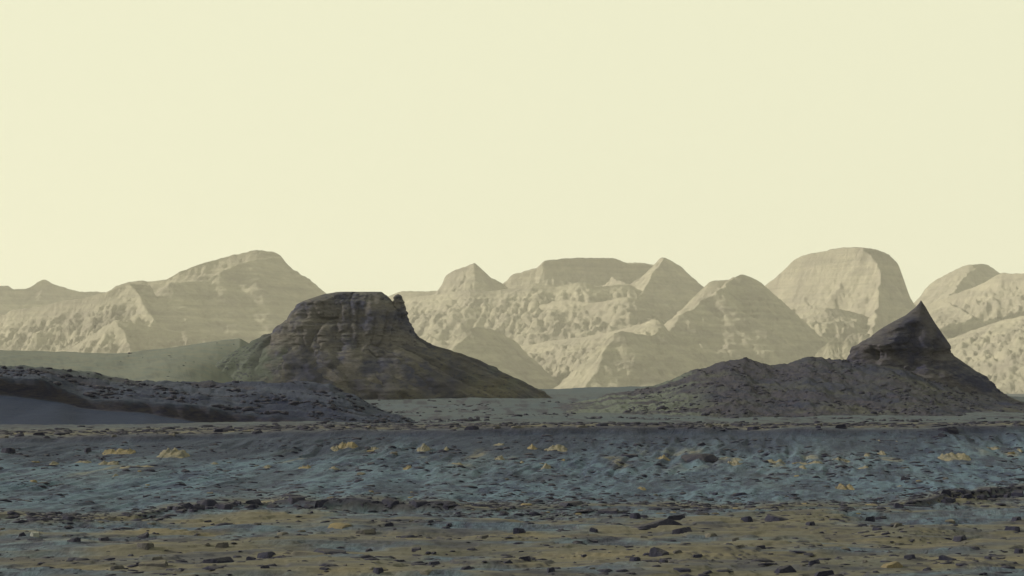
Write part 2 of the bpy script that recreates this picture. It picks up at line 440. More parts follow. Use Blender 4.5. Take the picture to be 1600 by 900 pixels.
def hit(u, v, y0=9.0, y1=120.0):
    """point of the terrain seen at a pixel of the photograph"""
    Y = np.geomspace(y0, y1, 260)
    for _ in (0, 1):
        zr = PZ(v, Y); zt = terrain(PX(u, Y), Y)
        k = int(np.argmax(zt >= zr)) if (zt >= zr).any() else len(Y) - 1
        if _ == 0: Y = np.linspace(Y[max(k - 1, 0)], Y[k], 16)
    return float(PX(u, Y[k])), float(Y[k]), float(zt[k])

# ------------------------------------------------------------------ left dark hill
SURF = {}
def hill():
    crest_v = [(-500, 575), (-100, 572), (0, 573), (45, 575), (100, 578), (150, 583), (190, 590), (215, 597), (300, 598), (400, 597), (480, 597), (515, 600), (535, 609), (560, 622), (580, 634), (610, 646), (650, 662), (700, 680), (800, 700)]
    led_v = [(-500, 592), (0, 590), (55, 591), (90, 602), (125, 619), (160, 625), (220, 628), (250, 631), (300, 634), (350, 641), (400, 648), (480, 656), (560, 664), (650, 674), (800, 705)]
    led_h = [(-500, 26), (0, 26), (55, 30), (100, 20), (160, 13), (230, 13), (270, 20), (320, 26), (380, 17), (430, 8), (500, 2), (800, 0)]
    us = np.linspace(-420, 760, 620); ys = np.concatenate([np.linspace(72, 112, 190)[:-1], np.linspace(112, 150, 60)])
    U, Y = np.meshgrid(us, ys)
    X = PX(U, Y)
    Yc = 121 + 2.5 * noise2(X / 9, 1.1, 71); Yl = 104 + 1.2 * noise2(X / 5, 7.1, 72) + 0.4 * noise2(X / 1.2, 3.1, 73)
    zc = PZ(lerp(crest_v, U), 121.0) + 0.10 * fbm(X / 1.8, 0 * X + 0.7, 4, 70, 0.6); zl = PZ(lerp(led_v, U), 104.0); hl = lerp(led_h, U) / F * 104 * (1 + 0.25 * noise2(X / 3.2, 1.2, 74))
    ker = np.hanning(27); ker /= ker.sum()
    smooth = lambda M: np.apply_along_axis(lambda r: np.convolve(np.pad(r, 13, 'edge'), ker, 'valid'), 1, M)
    zl, hl = smooth(zl), smooth(hl)
    a = np.clip((Y - Yl) / (Yc - Yl), 0, 1)
    top = zl + (zc - zl) * (a ** 0.9)
    drop = hl * (1 - sstep(-0.55, 0.0, Y - Yl))
    ap = np.clip((Yl - Y) / 26.0, 0, 1)
    apr = zl - drop - (zl - hl + 0.9) * ap ** 0.85
    z = np.where(Y >= Yl, top, apr)
    z = np.where(Y > Yc, zc - 0.28 * (Y - Yc), z)
    topm = sstep(-0.5, 0.5, Y - Yl)
    # secondary broken ledges on top and a rough skin
    lay = ridged(X / 7.0 + 0.5 * noise2(X / 3, Y / 3, 75), Y / 2.6 + 0.25 * X / 2.6, 3, 76) - 0.4
    z = z + topm * (0.42 * lay * sstep(0.02, 0.2, a) * (1 - 0.75 * sstep(0.85, 1, a)) + 0.20 * fbm(X / 2.2, Y / 1.4, 5, 77, 0.62)) + (1 - topm) * 0.03 * fbm(X / 2.5, Y / 3, 3, 78)
    z = z - 1.5 * sstep(78, 72, Y)
    stone = np.maximum(sstep(0.0, 0.12, drop) * sstep(-0.9, -0.5, Y - Yl) , topm * sstep(-0.05, 0.35, -lay + 0.5 * noise2(X / 5, Y / 3, 79) + 0.1) * 0.9)
    sand = np.clip((1 - topm) * (1 - stone) * 0.35 + topm * sstep(0.35, 0.9, a) * 0.6 * sstep(300, 150, U), 0, 1)
    mv = (1 - topm) * (1 - stone)
    V = np.stack([X, Y, z], -1).reshape(-1, 3)
    Q = grid_quads(*X.shape)
    gz = terrain(X, Y) - 0.6
    keep = (z > gz).ravel()[Q].any(1)
    V, Q, A = compact(V, Q[keep], dict(stone=stone, sand=sand, mauve=mv))
    SURF['hill'] = V[(V[:, 2] > terrain(V[:, 0], V[:, 1]) + 0.1)]
    link('hill', mesh_np('hill', V, Q, True, A), M_HILL, kind='structure', label='low dark hill with a shadowed ledge above a smooth sand apron')
hill()

# ------------------------------------------------------------------ lofted rock bodies
def loft(Y0, left, right, ratio, disp, nphi=300, nz=150, power=0.8, seed=0, zlow=None, ymax=1e9):
    v0 = max(min(p[0] for p in left), min(p[0] for p in right)); v1 = min(max(p[0] for p in left), max(p[0] for p in right))
    v = np.linspace(v1, v0, nz)
    ul = lerp(sorted(left), v); ur = lerp(sorted(right), v)
    z = PZ(v, Y0); xl = PX(ul, Y0); xr = PX(ur, Y0)
    a = np.maximum((xr - xl) / 2, 0.05); xc = (xr + xl) / 2
    b = np.minimum(a * ratio, ymax)
    ph = np.linspace(0, 2 * np.pi, nphi, endpoint=False)
    Pn, Zi = np.meshgrid(ph, np.arange(nz))
    cx = np.sign(np.cos(Pn)) * np.abs(np.cos(Pn)) ** power; sy = np.sign(np.sin(Pn)) * np.abs(np.sin(Pn)) ** power
    X = xc[Zi] + a[Zi] * cx; Yy = Y0 + b[Zi] * sy; Z = z[Zi]
    d = disp(X, Yy - Y0, Z, Pn)
    ln = np.hypot(a[Zi] * cx, b[Zi] * sy) + 1e-6
    k = np.clip(d / ln, -0.45, 0.45)
    X = X + a[Zi] * cx * k; Yy = Yy + b[Zi] * sy * k
    # cap rings
    rows = [np.stack([X, Yy, Z], -1)]
    last = rows[0][-1]; cen = np.array([xc[-1], Y0, z[-1]])
    for s in (0.9, 0.75, 0.5, 0.25, 0.04):
        ring = cen + (last - cen) * s
        ring[:, 2] = z[-1] + 0.25 * fbm(ring[:, 0] / 2.5, ring[:, 1] / 2.5, 3, seed + 5) * a[-1] / 8 * (1 - s)
        rows.append(ring[None])
    P = np.concatenate(rows, 0)
    nr = P.shape[0]
    return P.reshape(-1, 3), grid_quads(nr, nphi, wrap=True), nr, nphi

def empty(name, loc, **kw):
    return link(name, None, loc=loc, **kw)

def strata(z, k, seed, x=0, y=0):
    zz = z + 0.25 * noise2(np.asarray(x) / 9.0, np.asarray(y) / 9.0, seed + 3)
    return noise2(zz * k, 0.37 + 0 * zz, seed) + 0.6 * noise2(zz * k * 2.7, 0.71 + 0 * zz, seed + 1)

# ---- flat-topped butte
B1Y = 380.0
b1 = empty('butte', (float(PX(570, B1Y)), B1Y, 0.6), label='flat-topped dark butte with a notch and broken pillar at its right edge', cat='butte')
def b1_cliff(X, Y, Z, ph):
    u = 800 + F * X / B1Y; v = VH - (Z - H) * F / B1Y
    front = (Y < 0)
    side = 0.3 + 0.7 * np.abs(np.sin(ph)) ** 0.8
    d = (0.30 * strata(Z, 0.85, 101, X, Y) + 1.0 * (fbm3(X / 5, Y / 5, Z / 9, 4, 103) - 0.35)) * side + 0.30 * fbm3(X / 1.1, Y / 1.1, Z / 0.8, 3, 104)
    d -= 0.5 * side * np.exp(-((noise2(X / 3.4, Z / 22.0, 105)) / 0.07) ** 2)
    g = 0
    for (uc, w, va, vb, dep) in ((568, 4, 478, 548, 1.7), (489, 4, 498, 552, 2.2), (611, 4, 492, 528, 2.0), (527, 5, 495, 535, 2.0), (540, 3, 540, 560, 1.0), (452, 5, 505, 520, 1.5)):
        uu = uc + 4 * noise2(v / 18.0, 0.4 * uc, 106)
        g = g + dep * np.exp(-((u - uu) / w) ** 2) * sstep(va - 8, va + 4, v) * (1 - sstep(vb - 6, vb + 8, v))
    g = g + 1.9 * sstep(484, 496, u) * (1 - sstep(516, 528, u)) * sstep(496, 500, v) * (1 - sstep(506, 522, v))    # overhung alcove
    g = g + 1.2 * sstep(455, 470, u) * (1 - sstep(500, 540, u)) * (1 - sstep(500, 504, v)) * sstep(470, 480, v)
    return (np.minimum(d, 0.15) - 0.5 * g * front) * (1 - 0.6 * sstep(548, 580, v)) - 0.1
P, Q, _, _ = loft(B1Y, [(622, 335), (605, 345), (590, 356), (575, 368), (556, 384), (545, 395), (535, 408), (526, 416), (520, 424), (512, 428), (505, 440), (497, 450), (485, 457), (475, 464), (469, 478), (464, 494), (460, 506), (457.5, 518), (456.5, 524)],
                  [(622, 792), (605, 775), (590, 757), (575, 735), (562, 712), (554, 695), (548, 683), (540, 671), (530, 660), (517, 651), (505, 644), (490, 639), (484, 632), (476, 622), (470, 614), (464, 609), (459, 604), (456.5, 600)], 0.55, b1_cliff, 320, 160, 0.78, 100)
uc = 800 + F * P[:, 0] / P[:, 1]; vc = VH - (P[:, 2] - H) * F / P[:, 1]
csand = np.clip(sstep(470, 395, uc + 60 * fbm(P[:, 0] / 3, P[:, 2] / 1.5, 4, 107)) * sstep(520, 560, vc + 25 * fbm(P[:, 0] / 4, P[:, 2] / 2, 3, 108)), 0, 1)
link('cliff', mesh_np('cliff', P, Q, True, dict(sand=csand)), M_BUTTE, parent=b1)
def b1_talus(X, Y, Z, ph):
    rad = fbm(ph * 6.0, Z * 0.1, 3, 111)
    return 2.2 * ridged(ph * 5.0 + 0.15 * Z, Z * 0.03, 2, 112) - 1.6 + 1.0 * rad + 0.5 * fbm3(X / 2, Y / 2, Z / 2, 3, 113) + 0.3 * strata(Z, 0.7, 114, X, Y)
Pt, Qt, _, _ = loft(B1Y, [(640, 250), (620, 275), (600, 300), (580, 325), (560, 350), (548, 370), (540, 385), (530, 402), (522, 418)],
                    [(640, 890), (625, 868), (612, 847), (603, 830), (597, 818), (590, 800), (583, 785), (573, 766), (562, 745), (553, 720), (547, 700), (540, 676), (530, 658), (522, 645)], 0.45, b1_talus, 320, 90, 0.9, 110)
zt = Pt[:, 2]; ut = 800 + F * Pt[:, 0] / Pt[:, 1]
sa = np.clip(sstep(440, 380, ut) * 0.95 + sstep(690, 780, ut) * 0.35 * sstep(0.0, 0.3, fbm(Pt[:, 0] / 4, zt / 2, 3, 115)), 0, 1)
st = 0.8 * sstep(0.05, 0.5, fbm(Pt[:, 0] / 6, zt / 2.5, 4, 116) + 0.05) * sstep(380, 470, ut)
link('talus_slope', mesh_np('talus', Pt, Qt, True, dict(sand=sa, stone=0.6 * st)), M_SKIRT, parent=b1)
def pil(X, Y, Z, ph):
    return 0.12 * strata(Z, 1.6, 121) + 0.35 * fbm3(X / 0.8, Y / 0.8, Z / 0.8, 3, 122) - 0.1
Pp, Qp, _, _ = loft(B1Y - 2, [(492, 612), (478, 613.5), (470, 614), (464, 615), (461, 617), (459.5, 620)], [(492, 636), (484, 634), (472, 632), (466, 629), (462, 627), (459.5, 624)], 1.3, pil, 60, 40, 0.8, 120)
link('rock_pillar', mesh_np('pillar', Pp, Qp), M_BUTTE, parent=b1)

# ---- pointed butte
B2Y = 272.0
b2 = empty('butte', (float(PX(1420, B2Y)), B2Y, 0.2), label='dark pyramid-shaped butte with a sharp tip on a stony knoll', cat='butte')
def b2_cliff(X, Y, Z, ph):
    u = 800 + F * X / B2Y; v = VH - (Z - H) * F / B2Y
    tip = sstep(472, 520, v)
    side = 0.12 + 0.88 * np.abs(np.sin(ph)) ** 0.8
    d = tip * ((0.22 * strata(Z - 0.16 * X, 1.3, 131, X, Y) + 1.5 * (fbm3(X / 6, Y / 6, Z / 7, 4, 133) - 0.2)) * side + 0.34 * fbm3(X / 1.1, Y / 1.1, Z / 0.8, 3, 134))
    g = 0
    for (uc, w, va, vb, dep) in ((1425, 10, 510, 575, 1.5), (1350, 5, 545, 565, 0.7), (1462, 7, 535, 580, 1.0)):
        uu = uc + 6 * noise2(v / 25.0, 0.3 * uc, 136)
        g = g + dep * np.exp(-((u - uu) / w) ** 2) * sstep(va - 10, va + 8, v) * (1 - sstep(vb - 6, vb + 10, v))
    g = g + 0.8 * sstep(545, 552, v) * (1 - sstep(556, 572, v)) * sstep(1330, 1345, u) * (1 - sstep(1400, 1430, u))
    return np.minimum(d, 0.06) - g * (Y < 0) - 0.05
P, Q, _, _ = loft(B2Y, [(628, 1300), (600, 1306), (580, 1314), (563, 1321), (553, 1326), (542, 1331), (536, 1341), (525, 1361), (514, 1376), (505, 1391), (492, 1416), (480, 1430), (473, 1436), (469.5, 1438)],
                  [(628, 1598), (620, 1580), (612, 1566), (600, 1554), (588, 1541), (577, 1521), (563, 1501), (556, 1491), (551, 1488.5), (544, 1488), (540, 1485), (532, 1480), (518, 1470), (502, 1459), (490, 1452), (480, 1447), (474, 1443), (469.5, 1440)], 0.60, b2_cliff, 280, 160, 1.18, 130)
link('cliff', mesh_np('cliff', P, Q), M_HORN, parent=b2)
def knoll():
    cv = [(850, 640), (930, 622), (985, 610), (1020, 601), (1040, 596), (1060, 589), (1080, 580), (1110, 570), (1135, 563), (1150, 559.5), (1163, 560), (1180, 566), (1205, 570), (1230, 568), (1245, 562), (1262, 557.5), (1285, 558), (1300, 562), (1330, 565), (1370, 567), (1410, 571), (1450, 583), (1490, 598), (1530, 612), (1560, 620), (1600, 628), (1650, 634), (1700, 642), (1800, 655)]
    us = np.linspace(840, 1800, 560); ys = np.concatenate([np.linspace(140, 275, 230)[:-1], np.linspace(275, 310, 40)])
    U, Y = np.meshgrid(us, ys); X = PX(U, Y)
    Yc = 272 + 5 * noise2(X / 11, 1.9, 141)
    zc = PZ(lerp(cv, U), 272.0) + 0.35 * fbm(X / 3.0, 0 * X + 2.2, 4, 148, 0.6) * (U < 1330)
    base = -1.8
    foot = 78 + 18 * noise2(X / 13, 8.8, 142)
    a = np.clip((Yc - Y) / foot, 0, 1.6)
    h = np.maximum(zc - base, 0)
    prof = np.where(a < 1, (1 - a) ** 1.35, 0) - 0.3 * np.maximum(a - 1, 0)
    z = base + h * prof
    z = np.where(Y > Yc, zc - 0.5 * (Y - Yc), z)
    amp = sstep(0.0, 0.12, a) * np.clip(h / 5, 0, 1)
    gul = ridged((X - 0.35 * (Yc - Y)) / 6.0, Y / 40.0, 3, 143) - 0.45
    z = z + amp * (0.6 * gul * (1 - 0.5 * np.clip(a, 0, 1)) + 0.42 * fbm(X / 2.2, Y / 6.0, 5, 144, 0.62)) + (1 - amp) * 0.12 * fbm(X / 0.9, Y / 1.4, 3, 146)
    stone = sstep(0.05, 0.40, 0.9 * fbm((X + 0.5 * Y) / 5.5, Y / 22.0, 5, 145, 0.62) - 0.30 * gul + 0.22 * (1 - np.clip(a, 0, 1)) * (1 - sstep(1280, 1380, U)) + 0.10) * 0.9
    sand = np.clip(sstep(1130, 1040, U) + 0.5 * sstep(0.55, 1.0, a) * sstep(0, 0.3, noise2(X / 6, Y / 9, 147)), 0, 1) * (1 - 0.5 * stone)
    Q = grid_quads(*X.shape)
    keep = (z > terrain(X, Y) - 0.6).ravel()[Q].any(1)
    V, Q, A = compact(np.stack([X, Y, z], -1).reshape(-1, 3), Q[keep], dict(stone=stone, sand=sand))
    SURF['knoll'] = V[(V[:, 2] > terrain(V[:, 0], V[:, 1]) - 0.2)]
    link('talus_slope', mesh_np('knoll', V, Q, True, A), M_TALUS, parent=b2)
knoll()
for o in list(C.objects):
    if o.parent is not None:
        o.matrix_parent_inverse.identity()
        o.location = -o.parent.location          # part meshes are written in world metres

# ------------------------------------------------------------------ far mountains
def spline(P, k, seed):
    """rounds a crest line off and roughens it a little"""
    E = np.concatenate([2 * P[:1] - P[1:2], P, 2 * P[-1:] - P[-2:-1]])
    out = []
    for i in range(1, len(E) - 2):
        a, b, c, d = E[i - 1], E[i], E[i + 1], E[i + 2]
        for t in np.arange(k) / k:
            t2, t3 = t * t, t * t * t
            m0, m1 = 0.45 * (c - a), 0.45 * (d - b)
            h = (2 * t3 - 3 * t2 + 1) * b + (t3 - 2 * t2 + t) * m0 + (-2 * t3 + 3 * t2) * c + (t3 - t2) * m1
            out.append(h)
    out.append(E[-2])
    out = np.array(out)
    out[:, 2] += 2.2 * noise2(out[:, 0] / 17.0, 0.5 + 0 * out[:, 0], seed + 15) + 1.6 * noise2(out[:, 0] / 7.0, 0.5 + 0 * out[:, 0], seed + 16)
    o = np.argsort(out[:, 0], kind='stable')
    return out[o]

def mountain(ridges, label, slope=0.62, cliff=(22, 16), gul=0.33, lam=38.0, seed=0, step=(2.6, 3.2), kx=1.5, rug=1.0, flank=None):
    """rock mass from its crest lines: every point hangs below the crest that rules it, cut by gullies and beds"""
    R = [np.stack([PX([p[0] for p in r], np.array([p[2] for p in r], float)), np.array([p[2] for p in r], float), PZ([p[1] for p in r], np.array([p[2] for p in r], float))], 1) for r in ridges]
    R[0] = spline(R[0], 3, seed)
    A = np.concatenate(R)
    pad = 60
    x0, x1 = A[:, 0].min() - pad, A[:, 0].max() + pad
    zmax = A[:, 2].max()
    tn = np.abs(np.diff(R[0][:, 1]) / np.diff(R[0][:, 0])); skew = math.sqrt(1 + min(np.median(tn), 1.6) ** 2) * 1.1
    yc = lambda x: np.interp(x, R[0][:, 0], R[0][:, 1])
    o0 = min((A[:, 1] - yc(A[:, 0])).min() - 140, -(zmax / slope * skew + 60))
    nx = min(int((x1 - x0) / step[0]), 220); ny = min(int(-o0 / step[1]), 145)
    off = np.concatenate([o0 * np.linspace(1, 0, ny) ** 1.3, np.geomspace(3, 100, 14)])
    X, Y = np.meshgrid(np.linspace(x0, x1, nx), off)
    Y = Y + yc(X)
    n1 = fbm(X / 90, Y / 90, 3, seed + 1); n2 = fbm(X / 90 + 31, Y / 90, 3, seed + 2)
    wx = fbm(X / 70, Y / 70, 3, seed + 3); wy = fbm(X / 70 + 9, Y / 70, 3, seed + 4)
    best = np.full(X.shape, -1e9); S = np.zeros_like(X); D = np.zeros_like(X)
    acc = 0.0
    for ri, r in enumerate(R):
        wa = 0.0 if ri == 0 else 14.0
        Xw = X + wa * wx; Yw = Y + wa * wy
        sl = slope if (ri == 0 or flank is None) else flank
        for i in range(len(r) - 1):
            p, q = r[i], r[i + 1]
            d = q[:2] - p[:2]; L2 = (d ** 2).sum(); L = math.sqrt(L2)
            tt = np.clip(((Xw - p[0]) * d[0] + (Yw - p[1]) * d[1]) / L2, 0, 1)
            px = p[0] + tt * d[0]; py = p[1] + tt * d[1]
            ddx = Xw - px; ddy = Yw - py
            dist = np.hypot(ddx * kx, ddy)
            cl = cliff[0] * (1 if ri == 0 else 0.4)
            zz = p[2] + tt * (q[2] - p[2]) - sl * dist - cl * (1 - np.exp(-dist / cliff[1]))
            s = acc + tt * L + 0.35 * (ddx - ddy) * (np.abs(tt - 0.5) > 0.499)
            m = zz > best
            best = np.where(m, zz, best); S = np.where(m, s, S); D = np.where(m, dist, D)
            acc += L
        acc += 500
    Sw = S + 22 * n1
    g = ridged(Sw / lam, D / (4 * lam), 3, seed + 7) - 0.55
    grow = np.minimum(D, 90)
    z = best + gul * grow * g * 0.9 + 0.10 * np.minimum(D, 60) * n2
    hum = ridged(X / 75 + 0.5 * wx, Y / 95 + 0.5 * wy, 4, seed + 12, 0.55) - 0.5
    z = z + rug * sstep(4, 70, D) * 15.0 * hum
    z = z + rug * (sstep(2, 25, D) * (4.0 * fbm(X / 24, Y / 24, 3, seed + 9, 0.6) + 8.0 * (ridged((X + 12 * wx) / 34, (Y + 12 * wy) / 80, 3, seed + 11, 0.6) - 0.55)) + 3.4 * fbm(X / 9, Y / 9, 2, seed + 10) * sstep(0, 12, D))
    z = z + 1.6 * fbm(X / 13, Y / 40, 3, seed + 14, 0.6)
    tz = z / 13.0 + 0.4 * n1; fr = tz - np.floor(tz)          # bedding: gentle terraces
    z = z + sstep(6, 40, D) * 3.5 * (sstep(0.25, 0.75, fr) - fr)
    Q = grid_quads(*X.shape)
    keep = (z > -12).ravel()[Q].any(1)
    V, Q, _ = compact(np.stack([X, Y, z], -1).reshape(-1, 3), Q[keep], {})
    link('mountain', mesh_np('mountain', V, Q), M_MOUNT, kind='structure', label=label)

def at(D, pts): return [(p[0], p[1], p[2] if len(p) > 2 else D) for p in pts]
def run(pts, depth):
    """crest seen at these pixels; depth: (u, metres) pairs along it"""
    return [(u, v, float(lerp(depth, u))) for u, v in pts]

mountain([run([(-260, 470), (-150, 455), (-60, 450), (0, 447), (12, 446), (22, 452), (45, 450), (58, 441), (71, 437), (85, 445), (100, 449), (125, 455), (165, 457), (230, 470), (300, 495)], [(-260, 4850), (300, 5500)])],
         'low grey ridge with one small peak at the far left of the skyline', seed=200, gul=0.15, rug=0.5)
mountain([run([(120, 476), (165, 457), (182, 447), (200, 441), (212, 440), (216, 438), (230, 439), (260, 437), (280, 425), (310, 414), (350, 402), (385, 394), (400, 391), (425, 393), (438, 399), (445, 408), (453, 421), (465, 430), (480, 438), (495, 450), (512, 460), (560, 500), (600, 540)],
              [(120, 3990), (260, 4010), (310, 4050), (350, 4080), (400, 4100), (453, 4120), (512, 4240), (600, 4420)]),
          at(0, [(436, 400, 4080), (390, 408, 3990), (345, 423, 3905), (322, 438, 3865), (265, 441, 3770), (248, 455, 3740), (238, 472, 3712), (236, 498, 3665)])],
         'broad pale mountain with a sunlit summit slab and grey shaded face behind the flat-topped butte', seed=210, gul=0.04, lam=31, cliff=(6, 20), rug=0.28, flank=0.52)
mountain([run([(-140, 505), (-60, 500), (0, 494), (22, 484), (60, 479), (100, 470), (130, 466), (168, 456), (200, 443), (236, 446)], [(-140, 3920), (0, 3830), (100, 3760), (168, 3720), (236, 3720)]),
          at(0, [(200, 443, 3720), (225, 470, 3640), (238, 500, 3560), (240, 540, 3460)])],
         'sunlit fluted cliffs below the grey ridge at the far left', seed=220, gul=0.42, lam=20, cliff=(22, 14), rug=1.1)
mountain([run([(60, 575), (90, 556), (120, 538), (150, 519), (172, 505), (185, 501), (215, 506), (270, 518), (300, 517), (330, 523), (360, 535), (400, 565)], [(60, 3380), (185, 3290), (400, 3330)]),
          at(0, [(185, 501, 3290), (200, 530, 3220), (208, 560, 3160)])],
         'small bright sunlit foothill in front of the broad shaded mountain', seed=230, gul=0.32, lam=18, cliff=(8, 12), rug=0.8)
mountain([run([(540, 510), (580, 478), (605, 464), (628, 455), (660, 455), (685, 454), (691, 446), (696, 431), (712, 421), (730, 416), (741, 411), (752, 420), (768, 434), (785, 443), (810, 462), (840, 490)], [(540, 5000), (741, 4850), (840, 5020)])],
         'pale mountain with a small pointed peak just right of the flat-topped butte', seed=240, slope=0.8, cliff=(18, 12), gul=0.22, lam=22, rug=0.7)
mountain([run([(730, 470), (785, 443), (800, 429), (815, 425), (838, 418), (850, 408), (870, 405), (885, 403), (950, 403), (965, 406), (980, 410), (1022, 413), (1060, 430), (1110, 460)], [(730, 5000), (850, 4930), (980, 5000), (1110, 4980)]),
          at(0, [(860, 445, 4850), (905, 460, 4650), (945, 490, 4450), (965, 525, 4280)]),
          at(0, [(955, 430, 4790), (985, 445, 4690), (1015, 470, 4530), (1040, 510, 4330)])],
         'wide flat-topped pale massif in the middle of the skyline', seed=250, gul=0.22, lam=22, cliff=(42, 13), rug=1.1, flank=0.42)
mountain([run([(975, 450), (1005, 430), (1022, 414), (1030, 405), (1037, 402), (1050, 408), (1065, 418), (1080, 432), (1093, 443), (1110, 456), (1140, 485)], [(975, 4720), (1037, 4700), (1140, 4900)]),
          at(0, [(1037, 402, 4700), (1020, 425, 4600), (1010, 445, 4510), (1000, 470, 4400)])],
         'small pointed peak with a grey right flank between the flat massif and the shaded cone', seed=260, gul=0.12, lam=24, cliff=(8, 12), rug=0.35)
mountain([run([(1070, 478), (1100, 449), (1112, 439), (1140, 437), (1150, 432), (1160, 429), (1175, 434), (1190, 442), (1215, 465), (1235, 482), (1260, 505), (1290, 535), (1330, 570)], [(1070, 3900), (1150, 3900), (1215, 4000), (1330, 4220)]),
          at(0, [(1150, 432, 3900), (1122, 455, 3800), (1095, 470, 3730), (1066, 490, 3650), (1052, 505, 3590), (1044, 535, 3470), (1040, 575, 3330)])],
         'broad grey shaded cone rising behind the stony knoll', seed=270, gul=0.12, lam=24, cliff=(6, 20), rug=0.4, flank=0.5)
mountain([run([(1160, 480), (1200, 442), (1210, 436), (1225, 422), (1240, 407), (1255, 399), (1285, 393), (1310, 388), (1350, 387), (1375, 392), (1390, 399), (1402, 411), (1408, 425), (1415, 445), (1425, 472), (1440, 515), (1455, 570)], [(1160, 4880), (1240, 4740), (1350, 4560), (1400, 4600), (1455, 4720)]),
          at(0, [(1350, 387, 4560), (1374, 410, 4500), (1376, 435, 4440), (1370, 475, 4320), (1360, 520, 4150)])],
         'large rounded dome mountain with a steep right wall behind the pointed butte', seed=280, slope=0.7, gul=0.12, lam=26, cliff=(70, 28), rug=0.6)
mountain([run([(1395, 510), (1435, 466), (1445, 452), (1460, 439), (1480, 428), (1500, 418), (1520, 413), (1540, 413), (1550, 418), (1565, 428), (1600, 450), (1640, 480)], [(1395, 5300), (1520, 5180), (1640, 5450)]),
          at(0, [(1532, 413, 5190), (1505, 432, 5090), (1487, 455, 4970), (1470, 490, 4800)])],
         'rounded pale hump with a grey right side at the far right of the skyline', seed=290, gul=0.1, cliff=(12, 18), rug=0.3)
mountain([run([(1420, 490), (1470, 468), (1515, 451), (1540, 440), (1562, 427), (1580, 428), (1600, 427), (1660, 425), (1730, 445), (1800, 480)], [(1420, 4980), (1660, 4560), (1800, 4560)]),
          at(0, [(1480, 470, 4850), (1530, 500, 4560), (1570, 540, 4280)])],
         'pale sunlit mountain running out of the picture at the right edge', seed=300, gul=0.28, lam=26, rug=1.0, flank=0.42)
mountain([run([(672, 572), (690, 550), (711, 530), (735, 513), (760, 513), (780, 520), (795, 527), (812, 540), (826, 562), (840, 600)], [(672, 3330), (735, 3360), (840, 3560)]),
          at(0, [(735, 513, 3360), (712, 540, 3290), (698, 575, 3200)])],
         'grey shaded foothill to the right of the flat-topped butte', seed=310, gul=0.08, lam=20, cliff=(4, 10), rug=0.25)
mountain([run([(880, 606), (896, 588), (915, 568), (935, 545), (955, 525), (972, 518), (990, 520), (1005, 524), (1020, 523), (1032, 517), (1043, 517), (1060, 530), (1085, 545), (1130, 575), (1180, 610)], [(880, 3230), (972, 3280), (1180, 3620)]),
          at(0, [(966, 520, 3280), (942, 555, 3200), (925, 585, 3130), (915, 612, 3070)])],
         'dark grey foothill with a bright sunlit left edge in the gap between the buttes', seed=320, gul=0.09, lam=20, cliff=(4, 10), rug=0.3)
mountain([run([(770, 560), (800, 545), (840, 536), (880, 530), (920, 525), (960, 517), (1000, 506), (1025, 500), (1040, 512), (1060, 540)], [(770, 3950), (1025, 3480), (1060, 3480)])],
         'bright sunlit gullied slope beside the dark grey foothill in the gap', seed=340, gul=0.32, lam=18, slope=0.5, cliff=(6, 10), rug=0.8)
mountain([run([(610, 515), (650, 497), (700, 481), (730, 484), (760, 478), (800, 470), (840, 477), (880, 468), (930, 473), (980, 463), (1020, 476), (1070, 500)], [(610, 4600), (700, 4480), (800, 4420), (980, 4200), (1070, 4250)])],
         'rugged pale ridge crossing in front of the wide massif', seed=350, gul=0.3, lam=24, slope=0.5, cliff=(10, 10), rug=1.2)
mountain([run([(600, 490), (628, 472), (655, 463), (690, 459), (730, 452), (765, 455), (800, 449), (835, 443), (870, 448), (905, 441), (940, 448), (975, 444), (1010, 458), (1050, 485)], [(600, 4700), (730, 4500), (905, 4450), (1050, 4480)])],
         'lumpy pale ridge just under the small pointed peak and the flat massif', seed=380, gul=0.25, lam=20, slope=0.55, cliff=(8, 10), rug=1.1)
mountain([run([(1180, 520), (1215, 500), (1245, 487), (1290, 481), (1340, 489), (1380, 505), (1420, 530), (1450, 560)], [(1180, 4450), (1290, 4280), (1450, 4420)])],
         'low rugged ridge at the foot of the rounded dome mountain', seed=360, gul=0.28, lam=24, slope=0.45, cliff=(8, 12), rug=1.0)
mountain([run([(1400, 560), (1440, 541), (1490, 527), (1530, 512), (1570, 500), (1610, 492), (1680, 488), (1760, 520)], [(1400, 4350), (1680, 3900), (1760, 3900)])],
         'low sunlit ridge between the pyramid-shaped butte and the right edge', seed=370, gul=0.28, lam=22, slope=0.42, cliff=(8, 12), rug=1.0)
mountain([at(3200, [(1262, 572), (1278, 550), (1288, 541), (1297, 533), (1309, 534), (1318, 534), (1326, 530), (1331, 545), (1345, 572)])],
         'tiny bright outcrop hill beside the left foot of the pyramid-shaped butte', seed=330, gul=0.35, lam=10, cliff=(10, 6), step=(1.2, 1.6), rug=0.4)

